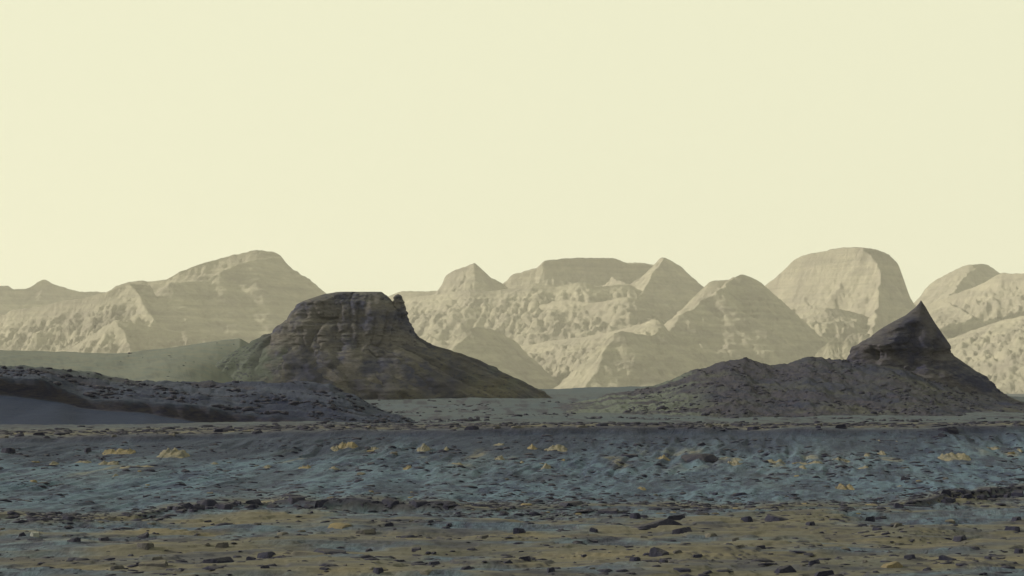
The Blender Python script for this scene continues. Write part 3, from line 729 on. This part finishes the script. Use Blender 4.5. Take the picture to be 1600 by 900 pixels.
# ------------------------------------------------------------------ rocks
def ico(sub):
    t = (1 + 5 ** .5) / 2
    v = [(-1, t, 0), (1, t, 0), (-1, -t, 0), (1, -t, 0), (0, -1, t), (0, 1, t), (0, -1, -t), (0, 1, -t), (t, 0, -1), (t, 0, 1), (-t, 0, -1), (-t, 0, 1)]
    f = [(0, 11, 5), (0, 5, 1), (0, 1, 7), (0, 7, 10), (0, 10, 11), (1, 5, 9), (5, 11, 4), (11, 10, 2), (10, 7, 6), (7, 1, 8), (3, 9, 4), (3, 4, 2), (3, 2, 6), (3, 6, 8), (3, 8, 9), (4, 9, 5), (2, 4, 11), (6, 2, 10), (8, 6, 7), (9, 8, 1)]
    v = [np.array(p) / np.linalg.norm(p) for p in v]
    for _ in range(sub):
        c = {}; nf = []
        def mid(a, b):
            k = (min(a, b), max(a, b))
            if k not in c:
                m = v[a] + v[b]; v.append(m / np.linalg.norm(m)); c[k] = len(v) - 1
            return c[k]
        for a, b_, d in f:
            x, y, z = mid(a, b_), mid(b_, d), mid(d, a)
            nf += [(a, x, z), (b_, y, x), (d, z, y), (x, y, z)]
        f = nf
    return np.array(v), np.array(f)

ICO = {k: ico(k) for k in (0, 1, 2, 3)}

def rock_verts(seed, sub=2, flat=0.5, wedge=0.0):
    """an angular stone, unit half-width, cut by random planes, base near z = 0"""
    rg = np.random.RandomState(seed)
    V, Fc = ICO[sub]; V = V.copy()
    n = fbm3(V[:, 0] * 1.3 + seed, V[:, 1] * 1.3, V[:, 2] * 1.3, 2, seed)
    V *= (1 + 0.22 * n)[:, None]
    for _ in range(9):
        d = rg.normal(size=3); d[2] = abs(d[2]) * 0.8; d /= np.linalg.norm(d)
        off = rg.uniform(0.42, 0.80)
        k = V @ d - off
        V -= np.outer(np.maximum(k, 0) * 0.93, d)
    V[:, 2] = np.minimum(V[:, 2], rg.uniform(0.28, 0.5) + 0.25 * V[:, 0] * rg.uniform(-1, 1) + 0.2 * V[:, 1] * rg.uniform(-1, 1))
    V /= np.abs(V[:, :2]).max()
    V[:, 2] *= flat / max(V[:, 2].max(), 1e-3)
    V[:, 2] = np.maximum(V[:, 2], -0.25 * flat)
    if wedge: V[:, 2] *= np.clip(0.55 + 0.5 * wedge * V[:, 0], 0.08, 1.1)
    if sub > 1:
        V += 0.02 * np.stack([fbm3(V[:, 0] * 5, V[:, 1] * 5, V[:, 2] * 5, 2, seed + q) for q in (1, 2, 3)], 1)
    V[:, 2] /= max(V[:, 2].max(), 1e-3)          # unit height: the scale sets it
    return V, Fc

def tri_mesh(name, V, Fc):
    me = bpy.data.meshes.new(name)
    me.from_pydata(V.tolist(), [], Fc.tolist()); me.update()
    return me

MATS = dict(dark=M_DARKROCK, grey=M_GREYROCK, pale=M_PALEROCK, tan=M_TAN, ochre=M_OCHRE)
VAR = {}
def variant(k, sub, mat, wedge=0.0):
    key = (k, sub, mat, wedge)
    if key not in VAR:
        V, Fc = rock_verts(900 + k * 7, sub, 0.5, wedge)
        VAR[key] = tri_mesh('rock_%s' % mat, V, Fc); VAR[key].materials.append(MATS[mat])
    return VAR[key]

rnd = random.Random(7)
placed = []
def rock(name, u, v, w, h, label, cat='rock', group=None, mat='dark', k=None, sub=2, wedge=0.0, rz=None, tilt=0.0, depth=None):
    """u, v: middle of its foot in the photograph; w, h: its size there in pixels"""
    x, y, z = hit(u, v)
    hw = w * y / F / 2; hh = h * y / F
    k = rnd.randrange(9) if k is None else k
    hh *= 0.68 if name == 'stone' else 0.92; hw *= 1.1
    me = variant(k, sub, mat, wedge)
    dy = depth if depth else min(hw * rnd.uniform(0.7, 1.2), 0.6)
    o = bpy.data.objects.new(name, me); C.objects.link(o)
    o.location = (x, y + 0.6 * dy, z - 0.12 * hh)
    o.scale = (hw, dy, hh * 1.12)
    o.rotation_euler = (0, tilt, rnd.uniform(-0.5, 0.5) if rz is None else rz)
    o['label'] = label; o['category'] = cat
    if group: o['group'] = group
    placed.append((x, y, max(hw, dy)))
    return o
# ---- stones one can name
R_ = rock
NAMED = [
 # u, v(foot), w, h, mat, wedge, label
 (1018, 826, 98, 15, 'dark', 1.0, 'long black wedge-shaped rock, largest on the olive flat'),
 (1058, 813, 38, 9, 'dark', 0, 'dark block touching the top of the long black wedge rock'),
 (1064, 835, 38, 12, 'dark', 0, 'dark rock just below the right end of the long wedge rock'),
 (1034, 869, 34, 12, 'dark', -0.5, 'dark rock with tan top lying alone below the long wedge rock'),
 (955, 803, 40, 9, 'dark', 0, 'flat dark slab up and left of the long wedge rock'),
 (994, 811, 20, 10, 'dark', 0, 'small dark block right of the flat slab above the wedge rock'),
 (892, 790, 56, 6, 'dark', 0, 'thin black slab lying along the rim in the middle'),
 (1168, 816, 20, 10, 'dark', 0, 'dark stone standing alone right of the long wedge rock'),
 (1220, 814, 42, 10, 'dark', -0.8, 'black wedge stone tapering to the left, mid right below the rim'),
 (1226, 896, 40, 13, 'dark', 0, 'rounded black boulder at the bottom edge, right of the middle'),
 (1292, 902, 42, 11, 'dark', 0, 'black boulder cut by the bottom edge next to the rounded one'),
 (1272, 881, 22, 7, 'dark', 0, 'small flat black stone above the two bottom-edge boulders'),
 (1485, 876, 32, 9, 'dark', -0.6, 'low dark rock at lower right with two small stones trailing it'),
 (1519, 875, 18, 5, 'grey', 0, 'first small stone trailing the low dark rock at lower right'),
 (1546, 874, 13, 5, 'dark', 0, 'second small stone trailing the low dark rock at lower right'),
 (1502, 846, 32, 10, 'dark', 0, 'smooth dark oval rock alone on the flat at right'),
 (1522, 859, 26, 5, 'dark', 0, 'thin flat stone below the smooth oval rock at right'),
 (1594, 865, 16, 9, 'dark', 0, 'dark rock cut by the right edge low in the picture'),
 (1394, 889, 44, 11, 'ochre', 0, 'flat brown slab with a dark underside at lower right'),
 (1361, 816, 20, 10, 'dark', 0, 'dark stone on the flat below the rim at right'),
 (1376, 811, 22, 5, 'dark', 0, 'flat sliver touching the dark stone below the rim at right'),
 (1407, 793, 18, 8, 'dark', 0, 'black stone on the blue sand left of the rim boulders'),
 (222, 843, 28, 12, 'dark', 0.5, 'dark upright rock on the flat at left below the ledge'),
 (226, 856, 32, 8, 'grey', 0, 'bluish grey slab directly below the dark upright rock'),
 (159, 846, 26, 7, 'dark', 0, 'flat dark stone left of the upright rock'),
 (115, 848, 22, 8, 'dark', 0.4, 'dark stone between the pale rock and the flat stone at left'),
 (53, 841, 17, 9, 'pale', 0, 'pale whitish rock near the left edge'),
 (32, 838, 14, 7, 'dark', 0, 'dark stone touching the pale rock near the left edge'),
 (346, 857, 22, 9, 'grey', 0, 'grey stone at left, right of the upright rock'),
 (334, 880, 54, 9, 'dark', 0, 'broad flat dark slab low on the flat at left'),
 (393, 876, 18, 7, 'dark', 0, 'dark stone to the right of the broad flat slab'),
 (242, 886, 54, 9, 'grey', 0, 'wide grey slab low on the flat, left of the broad dark slab'),
 (12, 708, 26, 9, 'dark', 0, 'dark rock at the left edge on the sand slope'),
 (135, 707, 16, 8, 'dark', 0, 'black boulder alone on the upper sand slope at left'),
 (416, 873, 32, 11, 'dark', 0, 'dark rock low on the flat at left of centre'),
 (515, 867, 64, 8, 'dark', -0.4, 'long low dark slab with a tan crust left of centre'),
 (575, 862, 14, 5, 'dark', 0, 'small stone off the right end of the long low slab'),
 (608, 823, 18, 7, 'dark', 0, 'dark stone on the flat below the dark ledge'),
 (568, 835, 36, 8, 'grey', 0, 'grey slab on the flat below the dark ledge'),
 (535, 826, 40, 7, 'ochre', 0, 'brown flat slab beside the grey slab below the ledge'),
 (652, 861, 18, 6, 'dark', 0, 'small dark stone on tan streak left of centre'),
 (591, 896, 20, 9, 'dark', 0, 'black stone near the bottom edge left of centre'),
 (677, 884, 26, 7, 'dark', 0, 'dark stone above the wide grey block at the bottom edge'),
 (662, 899, 44, 8, 'grey', 0, 'wide grey rubble block at the bottom edge left of centre'),
 (755, 842, 22, 7, 'grey', 0.5, 'grey wedge stone on the flat at centre'),
 (792, 881, 18, 6, 'dark', 0, 'flat dark stone low at centre'),
 (820, 877, 26, 8, 'dark', 0, 'dark rock low at centre beside the flat dark stone'),
 (810, 834, 22, 9, 'dark', -0.4, 'dark rock at centre left of the small round stone'),
 (929, 832, 15, 8, 'dark', 0, 'small round dark stone left of the tip of the wedge rock'),
 (929, 848, 16, 5, 'dark', 0, 'thin dark stone below the small round one at centre'),
 (994, 877, 20, 7, 'dark', 0, 'dark stone left of and below the tan-topped rock'),
 (860, 894, 18, 8, 'dark', 0, 'dark stone near the bottom edge at centre'),
 (947, 896, 28, 7, 'dark', 0, 'low dark rock near the bottom edge right of centre'),
 (1067, 896, 36, 7, 'dark', 0, 'wide low dark rock at the bottom edge right of centre'),
 (1105, 899, 22, 8, 'dark', 0, 'dark rock right of the wide low one at the bottom edge'),
 (1190, 857, 22, 5, 'dark', 0, 'flat dark stone on the flat between wedge rock and right side'),
 (1149, 846, 14, 6, 'grey', 0, 'small grey stone up and left of the flat dark stone'),
 (1417, 750, 18, 6, 'dark', 0, 'black stone on the blue sand slope at right'),
 (1487, 818, 16, 7, 'grey', 0, 'grey stone on the flat below the rim boulders'),
 (1588, 830, 26, 7, 'dark', 0, 'dark flat rock at the right edge below the rim boulders'),
 (1590, 813, 22, 6, 'dark', 0, 'dark flat rock at the right edge just under the rim'),
 (1095, 718, 60, 9, 'dark', 0, 'long dark flat outcrop on the sand slope right of centre'),
 (985, 716, 34, 7, 'dark', 0, 'dark flat rock on the upper sand slope at centre'),
 (1095, 697, 18, 6, 'dark', 0, 'dark stone on the mauve sand just under the crest'),
 (1315, 670, 22, 8, 'dark', 0, 'dark lump on the crest left of the long crest ledge'),
 (1480, 675, 36, 9, 'dark', 0, 'biggest dark boulder on the crest below the pyramid-shaped butte'),
 (1475, 683, 16, 7, 'dark', 0, 'dark block just under the biggest crest boulder'),
 (1280, 669, 10, 6, 'dark', 0, 'small black knob on the crest left of the dark lump'),
]
for i, (u, v, w, h, m, wd, lab) in enumerate(NAMED):
    rock('rock', u, v, w, h, lab, 'rock', None, m, k=i % 9, sub=3, wedge=wd, rz=rnd.uniform(-0.25, 0.25))

# ---- bedrock that shows through the sand: tilted broken beds, proud of the slope, drowned by it at the edges
def outcrop(u, v, w, h, label, mat, i):
    x, y, z = hit(u, v)
    hw = w * y / F / 2; hh = h * y / F
    rg = np.random.RandomState(300 + i)
    na, nb = 44, 26
    dep = min(max(2.6 * hh, 0.4), 1.1)
    a = np.linspace(-1.15, 1.15, na); b = np.linspace(0, 1.25, nb)
    Aa, Bb = np.meshgrid(a, b)
    Xg = x + Aa * hw + 0.15 * hw * noise2(Aa * 2, Bb * 2, 310 + i); Yg = y + Bb * dep
    prof = np.zeros_like(Aa)
    nh = 1 if w < 30 else (2 if w < 48 else 3)
    for q in range(nh):
        c = rg.uniform(-0.25, 0.25) if nh == 1 else -0.7 + 1.4 * (q + rg.uniform(0.25, 0.75)) / nh
        wl = rg.uniform(0.7, 1.4) * (1 if nh == 1 else 0.8); wr = rg.uniform(0.5, 1.1) * (1 if nh == 1 else 0.8)
        tri = np.where(Aa < c, 1 - (c - Aa) / wl, 1 - (Aa - c) / wr) * rg.uniform(0.6, 1.0) * 1.25
        prof = np.maximum(prof, tri)
    prof = np.minimum(prof, 0.9)
    prof = prof + 0.30 * noise2(Aa * 3.1, Bb * 2.0, 330 + i) + 0.22 * noise2(Aa * 8, Bb * 5, 331 + i) + 0.10 * noise2(Aa * 19, Bb * 9, 332 + i)
    st = 4.0; tq = prof * st; fr = tq - np.floor(tq)
    prof = prof + 0.7 / st * (sstep(0.35, 0.65, fr) - fr)
    up = np.clip(Bb / 0.85, 0, 1) ** 0.8
    back = 1 - sstep(0.9, 1.15, Bb)
    hgt = hh * (0.5 if w > 40 else 0.68) * np.minimum(prof, 1.05) * up * back - 0.025
    edge_cut = np.maximum(np.abs(Aa) - 0.95, 0) * 2.0
    Zg = terrain(Xg, Yg) + np.maximum(hgt - edge_cut * hh, -0.06)
    me = mesh_np('bedrock', np.stack([Xg - x, Yg - y, Zg - z], -1).reshape(-1, 3), grid_quads(nb, na), False)
    link('bedrock_outcrop', me, MATS[mat], label=label, cat='outcrop', group='pale bedrock on the sand slope', loc=(x, y, z))
    placed.append((x, y + 0.3 * dep, hw))
OUT = [
 (264, 715, 50, 26, 'large pale yellow slab on the sand slope at left, squared off at its right', 'tan'),
 (165, 727, 34, 10, 'pale yellow bedrock slab down and left of the large square-ended one', 'tan'),
 (212, 731, 62, 9, 'long pale yellow bedrock strip below the large square-ended slab', 'tan'),
 (78, 728, 28, 8, 'small yellow bedrock slab near the left edge of the sand slope', 'tan'),
 (126, 724, 32, 6, 'thin yellow bedrock strip left of the long yellow strip', 'tan'),
 (177, 745, 18, 10, 'bright yellow bedrock knob lowest on the sand slope at left', 'tan'),
 (180, 710, 50, 16, 'brown bedrock mound above the yellow strips at left', 'ochre'),
 (334, 727, 22, 6, 'small yellow chip right of the large square-ended slab', 'tan'),
 (523, 706, 20, 11, 'small yellow triangle touching the left of a larger tan one under the crest', 'tan'),
 (544, 700, 36, 15, 'larger tan bedrock triangle under the crest left of centre', 'ochre'),
 (583, 704, 16, 8, 'small yellow hook of bedrock right of the pair of triangles', 'tan'),
 (661, 706, 28, 16, 'yellow bedrock peak with a tail under the crest left of centre', 'tan'),
 (698, 705, 13, 11, 'little yellow bedrock spike right of the tailed peak', 'tan'),
 (782, 697, 26, 6, 'thin yellow bedrock plate under the crest at centre', 'tan'),
 (780, 719, 22, 12, 'yellow bedrock triangle below the thin plate at centre', 'tan'),
 (635, 734, 28, 11, 'yellow brown bedrock hump lower on the slope left of centre', 'ochre'),
 (475, 733, 30, 9, 'brown yellow bedrock hump on the slope below the dark hill', 'ochre'),
 (522, 735, 26, 7, 'thin tan plate right of the brown yellow hump', 'tan'),
 (416, 732, 26, 11, 'pale greenish bedrock patch left of the brown yellow hump', 'tan'),
 (712, 726, 36, 6, 'tan strip between the yellow brown hump and the centre triangle', 'tan'),
 (830, 703, 22, 12, 'dull yellow bedrock block left of the lumpy yellow outcrop', 'ochre'),
 (867, 705, 42, 16, 'lumpy yellow bedrock outcrop under the crest at centre', 'tan'),
 (816, 725, 20, 8, 'tan chip down and left of the lumpy yellow outcrop', 'tan'),
 (850, 732, 26, 11, 'ragged yellow patch below the lumpy yellow outcrop', 'tan'),
 (883, 721, 12, 8, 'small brown yellow knob below the lumpy outcrop', 'ochre'),
 (1038, 718, 28, 9, 'dull yellow patch left of the long dark outcrop', 'ochre'),
 (1153, 727, 26, 16, 'yellow orange bedrock wedge leaning right of the long dark outcrop', 'tan'),
 (1217, 722, 38, 10, 'bright yellow slab on the slope right of the leaning wedge', 'tan'),
 (1270, 725, 42, 9, 'bright yellow strip on the slope below the knoll', 'tan'),
 (1259, 734, 20, 9, 'yellow chip under the bright yellow strip', 'tan'),
 (1318, 722, 32, 8, 'cream yellow plate on the slope below the pyramid-shaped butte', 'tan'),
 (1355, 714, 22, 9, 'yellow block right of the cream yellow plate', 'tan'),
 (1382, 712, 16, 10, 'yellow lump second right of the cream yellow plate', 'tan'),
 (1378, 691, 18, 4, 'thin yellow flake high on the slope at right', 'tan'),
 (1407, 692, 18, 4, 'second thin yellow flake high on the slope at right', 'tan'),
 (1497, 719, 54, 18, 'largest yellow bedrock outcrop at right on the blue sand', 'tan'),
 (1560, 703, 28, 8, 'yellow slab up and right of the largest right-hand outcrop', 'tan'),
 (1597, 708, 14, 10, 'yellow block cut by the right edge on the sand slope', 'tan'),
 (1357, 733, 28, 8, 'orange tan plate below the yellow lumps at right', 'tan'),
 (1325, 766, 34, 14, 'rusty brown bedrock mound low on the slope at right', 'ochre'),
 (1413, 761, 18, 5, 'small tan flake below the black stone on the slope', 'tan'),
 (1007, 768, 20, 7, 'small ochre patch low on the slope right of centre', 'ochre'),
 (350, 817, 24, 9, 'tan block lodged in the dark ledge at left', 'tan'),
 (420, 792, 36, 7, 'pale tan plate on the left end of the dark ledge', 'tan'),
]
for i, (u, v, w, h, lab, m) in enumerate(OUT):
    outcrop(u, v, w, h, lab, m, i)

# ---- the many smaller stones, told apart only by where they lie
def clear(x, y, r):
    return all((x - a) ** 2 + (y - b) ** 2 > (r + c) ** 2 * 0.8 for a, b, c in placed)
ONES = 'first second third fourth fifth sixth seventh eighth ninth tenth eleventh twelfth thirteenth fourteenth fifteenth sixteenth seventeenth eighteenth nineteenth'.split()
def ordinal(n):
    if n <= 19: return ONES[n - 1]
    t = {2: 'twenty', 3: 'thirty', 4: 'forty', 5: 'fifty'}[n // 10]
    return {2: 'twentieth', 3: 'thirtieth', 4: 'fortieth', 5: 'fiftieth'}[n // 10] if n % 10 == 0 else t + '-' + ONES[n % 10 - 1]
LAND = [(1018, 818, 'the long black wedge-shaped rock'), (1034, 863, 'the tan-topped dark rock'), (955, 798, 'the flat slab above the wedge rock'), (1226, 890, 'the rounded bottom-edge boulder'),
        (1485, 871, 'the low dark rock at lower right'), (1502, 841, 'the smooth dark oval rock'), (1394, 884, 'the flat brown slab'), (1220, 809, 'the black wedge stone below the rim'),
        (1361, 811, 'the stone below the right rim'), (222, 837, 'the dark upright rock at left'), (53, 836, 'the pale whitish rock'), (334, 876, 'the broad flat dark slab'),
        (242, 881, 'the wide grey slab'), (515, 863, 'the long low slab with tan crust'), (568, 831, 'the grey slab below the ledge'), (662, 895, 'the wide grey rubble block'),
        (755, 838, 'the grey wedge stone at centre'), (820, 873, 'the dark rock low at centre'), (929, 828, 'the small round dark stone'), (1067, 892, 'the wide low bottom-edge rock'), (1588, 826, 'the flat rock at the right edge'),
        (1190, 854, 'the flat dark stone right of centre'), (264, 702, 'the large square-ended yellow slab'), (544, 693, 'the larger tan triangle'), (661, 698, 'the tailed yellow peak'), (780, 713, 'the yellow triangle at centre'),
        (867, 697, 'the lumpy yellow outcrop'), (1153, 719, 'the leaning yellow wedge'), (1095, 714, 'the long dark flat outcrop'), (1318, 718, 'the cream yellow plate'), (1497, 710, 'the largest right-hand yellow outcrop'),
        (1325, 759, 'the rusty brown mound'), (475, 729, 'the brown yellow hump'), (177, 740, 'the lowest yellow knob at left')]
def many(n, ulo, uhi, vf, wf, where, group, mats, hr=(0.13, 0.28)):
    """loose stones; the label counts them along their ledge, or from the nearest big rock"""
    got = []; tries = 0
    while len(got) < n and tries < n * 8:
        tries += 1
        u = rnd.uniform(ulo, uhi); v = vf(u); w = wf()
        x, y, z = hit(u, v)
        if not clear(x, y, w * y / F / 2): continue
        m = rnd.choice(mats)
        got.append((u, v, m, rock('stone', u, v, w, w * rnd.uniform(*hr), 'x', 'stone', group, m, sub=2)))
    if where:
        for q, (u, v, m, o) in enumerate(sorted(got, key=lambda g: g[0])):
            o['label'] = where % ordinal(q + 1)
        return
    sets = {}
    for u, v, m, o in got:
        d, L = min((math.hypot(u - a, 2.5 * (v - c)), (a, c, t)) for a, c, t in LAND if (c > 785) == (v > 785))
        du, dv = u - L[0], 2.5 * (v - L[1])
        way = ('left of' if du < 0 else 'right of') if abs(du) > abs(dv) else ('above' if dv < 0 else 'below')
        sets.setdefault((L[2], way), []).append((d, m, o))
    for (t, way), g in sets.items():
        for q, (d, m, o) in enumerate(sorted(g, key=lambda k: k[0])):
            col = {'dark': 'dark', 'grey': 'grey', 'ochre': 'brown'}[m]
            o['label'] = ('small %s stone %s %s, %s nearest to it' % (col, way, t, ordinal(q + 1))).replace(', first nearest', ', nearest')
rimv = lambda u: float(lerp(RIM_V, u))
crv = lambda u: float(lerp(CREST_V, u))
many(38, 265, 700, lambda u: rimv(u) + rnd.uniform(-8, 1), lambda: rnd.uniform(14, 40), 'dark block in the broken left rim ledge, %s from its left end', 'blocks of the left rim ledge', ['dark'], (0.32, 0.5))
many(26, 1478, 1600, lambda u: rimv(u) + rnd.uniform(-9, 4), lambda: rnd.uniform(12, 26), 'black block in the right-edge rim ledge, %s from its left end', 'blocks of the right rim ledge', ['dark'], (0.4, 0.65))
many(34, 700, 1478, lambda u: rimv(u) + rnd.uniform(-8, 12), lambda: rnd.uniform(9, 22), 'stone in the rim rubble between the two dark ledges, %s from the left', 'rubble along the rim', ['dark', 'grey', 'grey', 'ochre'])
many(16, 0, 250, lambda u: rimv(u) + rnd.uniform(-3, 12), lambda: rnd.uniform(9, 22), 'stone in the rim rubble left of the dark ledge, %s from the left edge', 'rubble at the left end of the rim', ['dark', 'grey'])
many(40, 0, 1600, lambda u: crv(u) + rnd.uniform(-3, 4), lambda: rnd.uniform(9, 26), 'stone in the row along the crest of the sand slope, %s from the left', 'stones along the crest', ['dark', 'dark', 'grey'], (0.22, 0.4))
many(40, 0, 1600, lambda u: rnd.uniform(705, 780), lambda: rnd.uniform(7, 16), None, 'stones on the sand slope', ['dark', 'grey', 'ochre'], (0.22, 0.4))
many(90, 0, 1600, lambda u: rnd.uniform(812, 896), lambda: rnd.choice([8, 9, 10, 11, 12, 14, 17, 22]), None, 'stones strewn over the flat', ['dark', 'dark', 'grey'], (0.25, 0.45))

# ---- gravel and chips, one mass
def gravel():
    rg = np.random.RandomState(5)
    base, Fc = [], ICO[0][1]
    prot = []
    for k in range(8):
        V, _ = rock_verts(40 + k, 0, 0.5); prot.append(V)
    n = 11000
    u = rg.uniform(-60, 1660, n * 3)
    zone = rg.rand(n * 3)
    rv = lerp(RIM_V, u); cv = lerp(CREST_V, u)
    v = np.where(zone < 0.16, rg.uniform(800, 925, n * 3), np.where(zone < 0.40, rv + rg.normal(0, 6, n * 3), np.where(zone < 0.68, cv + rg.normal(-2, 4, n * 3), rg.uniform(690, 795, n * 3))))
    Y0 = np.where(zone < 0.16, H * F / (v - VH), np.where(zone < 0.40, H * F / (rv + rg.normal(0, 5, n * 3) - VH), np.where(zone < 0.68, 50.2 + np.abs(rg.normal(0, 9.0, n * 3)), rg.uniform(33, 49, n * 3))))
    X = PX(u, Y0); keep = noise2(X / 2.5, Y0 / 2.0, 77) + 0.6 * noise2(X / 0.8, Y0 / 0.8, 78) > rg.uniform(-0.5, 0.5, n * 3)
    X = X[keep][:n]; Y0 = Y0[keep][:n]
    Z = terrain(X, Y0)
    pts, fs = [], []
    for i in range(len(X)):
        s = min(0.012 + rg.exponential(0.018), 0.075) * (1 + 0.012 * max(Y0[i] - 25, 0))
        if Y0[i] > 50: s *= 1.5
        V = prot[i % 8]; a = rg.uniform(0, 6.28); ca, sa_ = math.cos(a), math.sin(a)
        W = np.empty_like(V)
        W[:, 0] = (V[:, 0] * ca - V[:, 1] * sa_) * s * rg.uniform(1.0, 2.4) + X[i]; W[:, 1] = (V[:, 0] * sa_ + V[:, 1] * ca) * s + Y0[i]
        W[:, 2] = V[:, 2] * s * rg.uniform(0.25, 0.6) + Z[i] - 0.1 * s
        pts.append(W); fs.append(Fc + i * len(V))
    V = np.concatenate(pts); Fa = np.concatenate(fs)
    me = bpy.data.meshes.new('gravel'); m = len(Fa)
    me.vertices.add(len(V)); me.vertices.foreach_set('co', V.astype(np.float32).ravel())
    me.loops.add(m * 3); me.loops.foreach_set('vertex_index', Fa.astype(np.int32).ravel())
    me.polygons.add(m); me.polygons.foreach_set('loop_start', np.arange(0, m * 3, 3, dtype=np.int32)); me.polygons.foreach_set('loop_total', np.full(m, 3, np.int32))
    me.update(calc_edges=True)
    link('gravel', me, M_DARKROCK, kind='stuff', label='dark gravel and stone chips strewn over the ground')
gravel()

def rubble():
    """broken rock lying on the hill, the knoll and the plain"""
    rg = np.random.RandomState(11)
    prot = [rock_verts(60 + k, 0, 0.5)[0] for k in range(6)]; Fc = ICO[0][1]
    P = []
    h = SURF['hill']; u = 800 + F * h[:, 0] / h[:, 1]; w = (u > -60) & (u < 700) & (h[:, 1] > 104.5)
    w &= noise2(h[:, 0] / 3.5, h[:, 1] / 2.2, 90) + 0.5 * noise2(h[:, 0] / 1.2, h[:, 1] / 1.2, 93) > 0.02
    q = h[w]; q = q[rg.randint(0, len(q), 1500)]; P.append((q, 0.04 + rg.exponential(0.06, len(q))))
    h = SURF['knoll']; u = 800 + F * h[:, 0] / h[:, 1]; w = (u > 980) & (u < 1640) & (h[:, 1] < 276)
    w &= noise2((h[:, 0] + 0.4 * h[:, 1]) / 5.0, h[:, 1] / 14.0, 91) > -0.08
    q = h[w]; q = q[rg.randint(0, len(q), 1600)]; P.append((q, 0.07 + rg.exponential(0.09, len(q))))
    Y = np.exp(rg.uniform(math.log(85), math.log(340), 6000)); X = PX(rg.uniform(480, 1660, 6000), Y)
    k = noise2(X / 9, Y / 14., 92) > 0.12
    X, Y = X[k][:1500], Y[k][:1500]; P.append((np.stack([X, Y, terrain(X, Y)], 1), (0.04 + rg.exponential(0.05, len(X))) * (Y / 110.0)))
    X = PX(rg.uniform(180, 440, 45), 400.0); Y = rg.uniform(290, 440, 45); P.append((np.stack([X, Y, terrain(X, Y)], 1), 0.10 + rg.exponential(0.10, 45)))
    pts, fs, n = [], [], 0
    for q, size in P:
        size = np.minimum(size, 3.2 * np.median(size))
        for i in range(len(q)):
            V = prot[i % 6]; a = rg.uniform(0, 6.28); ca, sa_ = math.cos(a), math.sin(a); s_ = size[i]
            W = np.stack([(V[:, 0] * ca - V[:, 1] * sa_) * s_ * rg.uniform(1.0, 2.2) + q[i, 0], (V[:, 0] * sa_ + V[:, 1] * ca) * s_ + q[i, 1], V[:, 2] * s_ * rg.uniform(0.4, 0.9) + q[i, 2] - 0.1 * s_], 1)
            pts.append(W); fs.append(Fc + n); n += len(V)
    V = np.concatenate(pts); Fa = np.concatenate(fs); m = len(Fa)
    me = bpy.data.meshes.new('rubble')
    me.vertices.add(len(V)); me.vertices.foreach_set('co', V.astype(np.float32).ravel())
    me.loops.add(m * 3); me.loops.foreach_set('vertex_index', Fa.astype(np.int32).ravel())
    me.polygons.add(m); me.polygons.foreach_set('loop_start', np.arange(0, m * 3, 3, dtype=np.int32)); me.polygons.foreach_set('loop_total', np.full(m, 3, np.int32))
    me.update(calc_edges=True)
    link('rubble', me, M_DARKROCK, kind='stuff', label='dark broken rock lying on the hill, the knoll and the plain')
rubble()

# ------------------------------------------------------------------ dusty air
def haze():
    x, y0, y1, z0, z1 = 5700.0, -5700.0, 5700.0, -14.0, 420.0
    V = [(-x, y0, z0), (x, y0, z0), (x, y1, z0), (-x, y1, z0), (-x, y0, z1), (x, y0, z1), (x, y1, z1), (-x, y1, z1)]
    me = bpy.data.meshes.new('haze')
    me.from_pydata(V, [], [(0, 3, 2, 1), (4, 5, 6, 7), (0, 1, 5, 4), (1, 2, 6, 5), (2, 3, 7, 6), (3, 0, 4, 7)])
    m = bpy.data.materials.new('dust_haze'); m.use_nodes = True
    t = m.node_tree; t.nodes.clear()
    o = t.nodes.new('ShaderNodeOutputMaterial'); p = t.nodes.new('ShaderNodeVolumePrincipled')
    p.inputs['Color'].default_value = (0.97, 0.94, 0.90, 1)
    p.inputs['Density'].default_value = 0.00006
    p.inputs['Anisotropy'].default_value = 0.2
    t.links.new(p.outputs[0], o.inputs['Volume'])
    me.materials.append(m)
    link('haze', me, kind='stuff', label='pale dusty air over the whole valley')
haze()
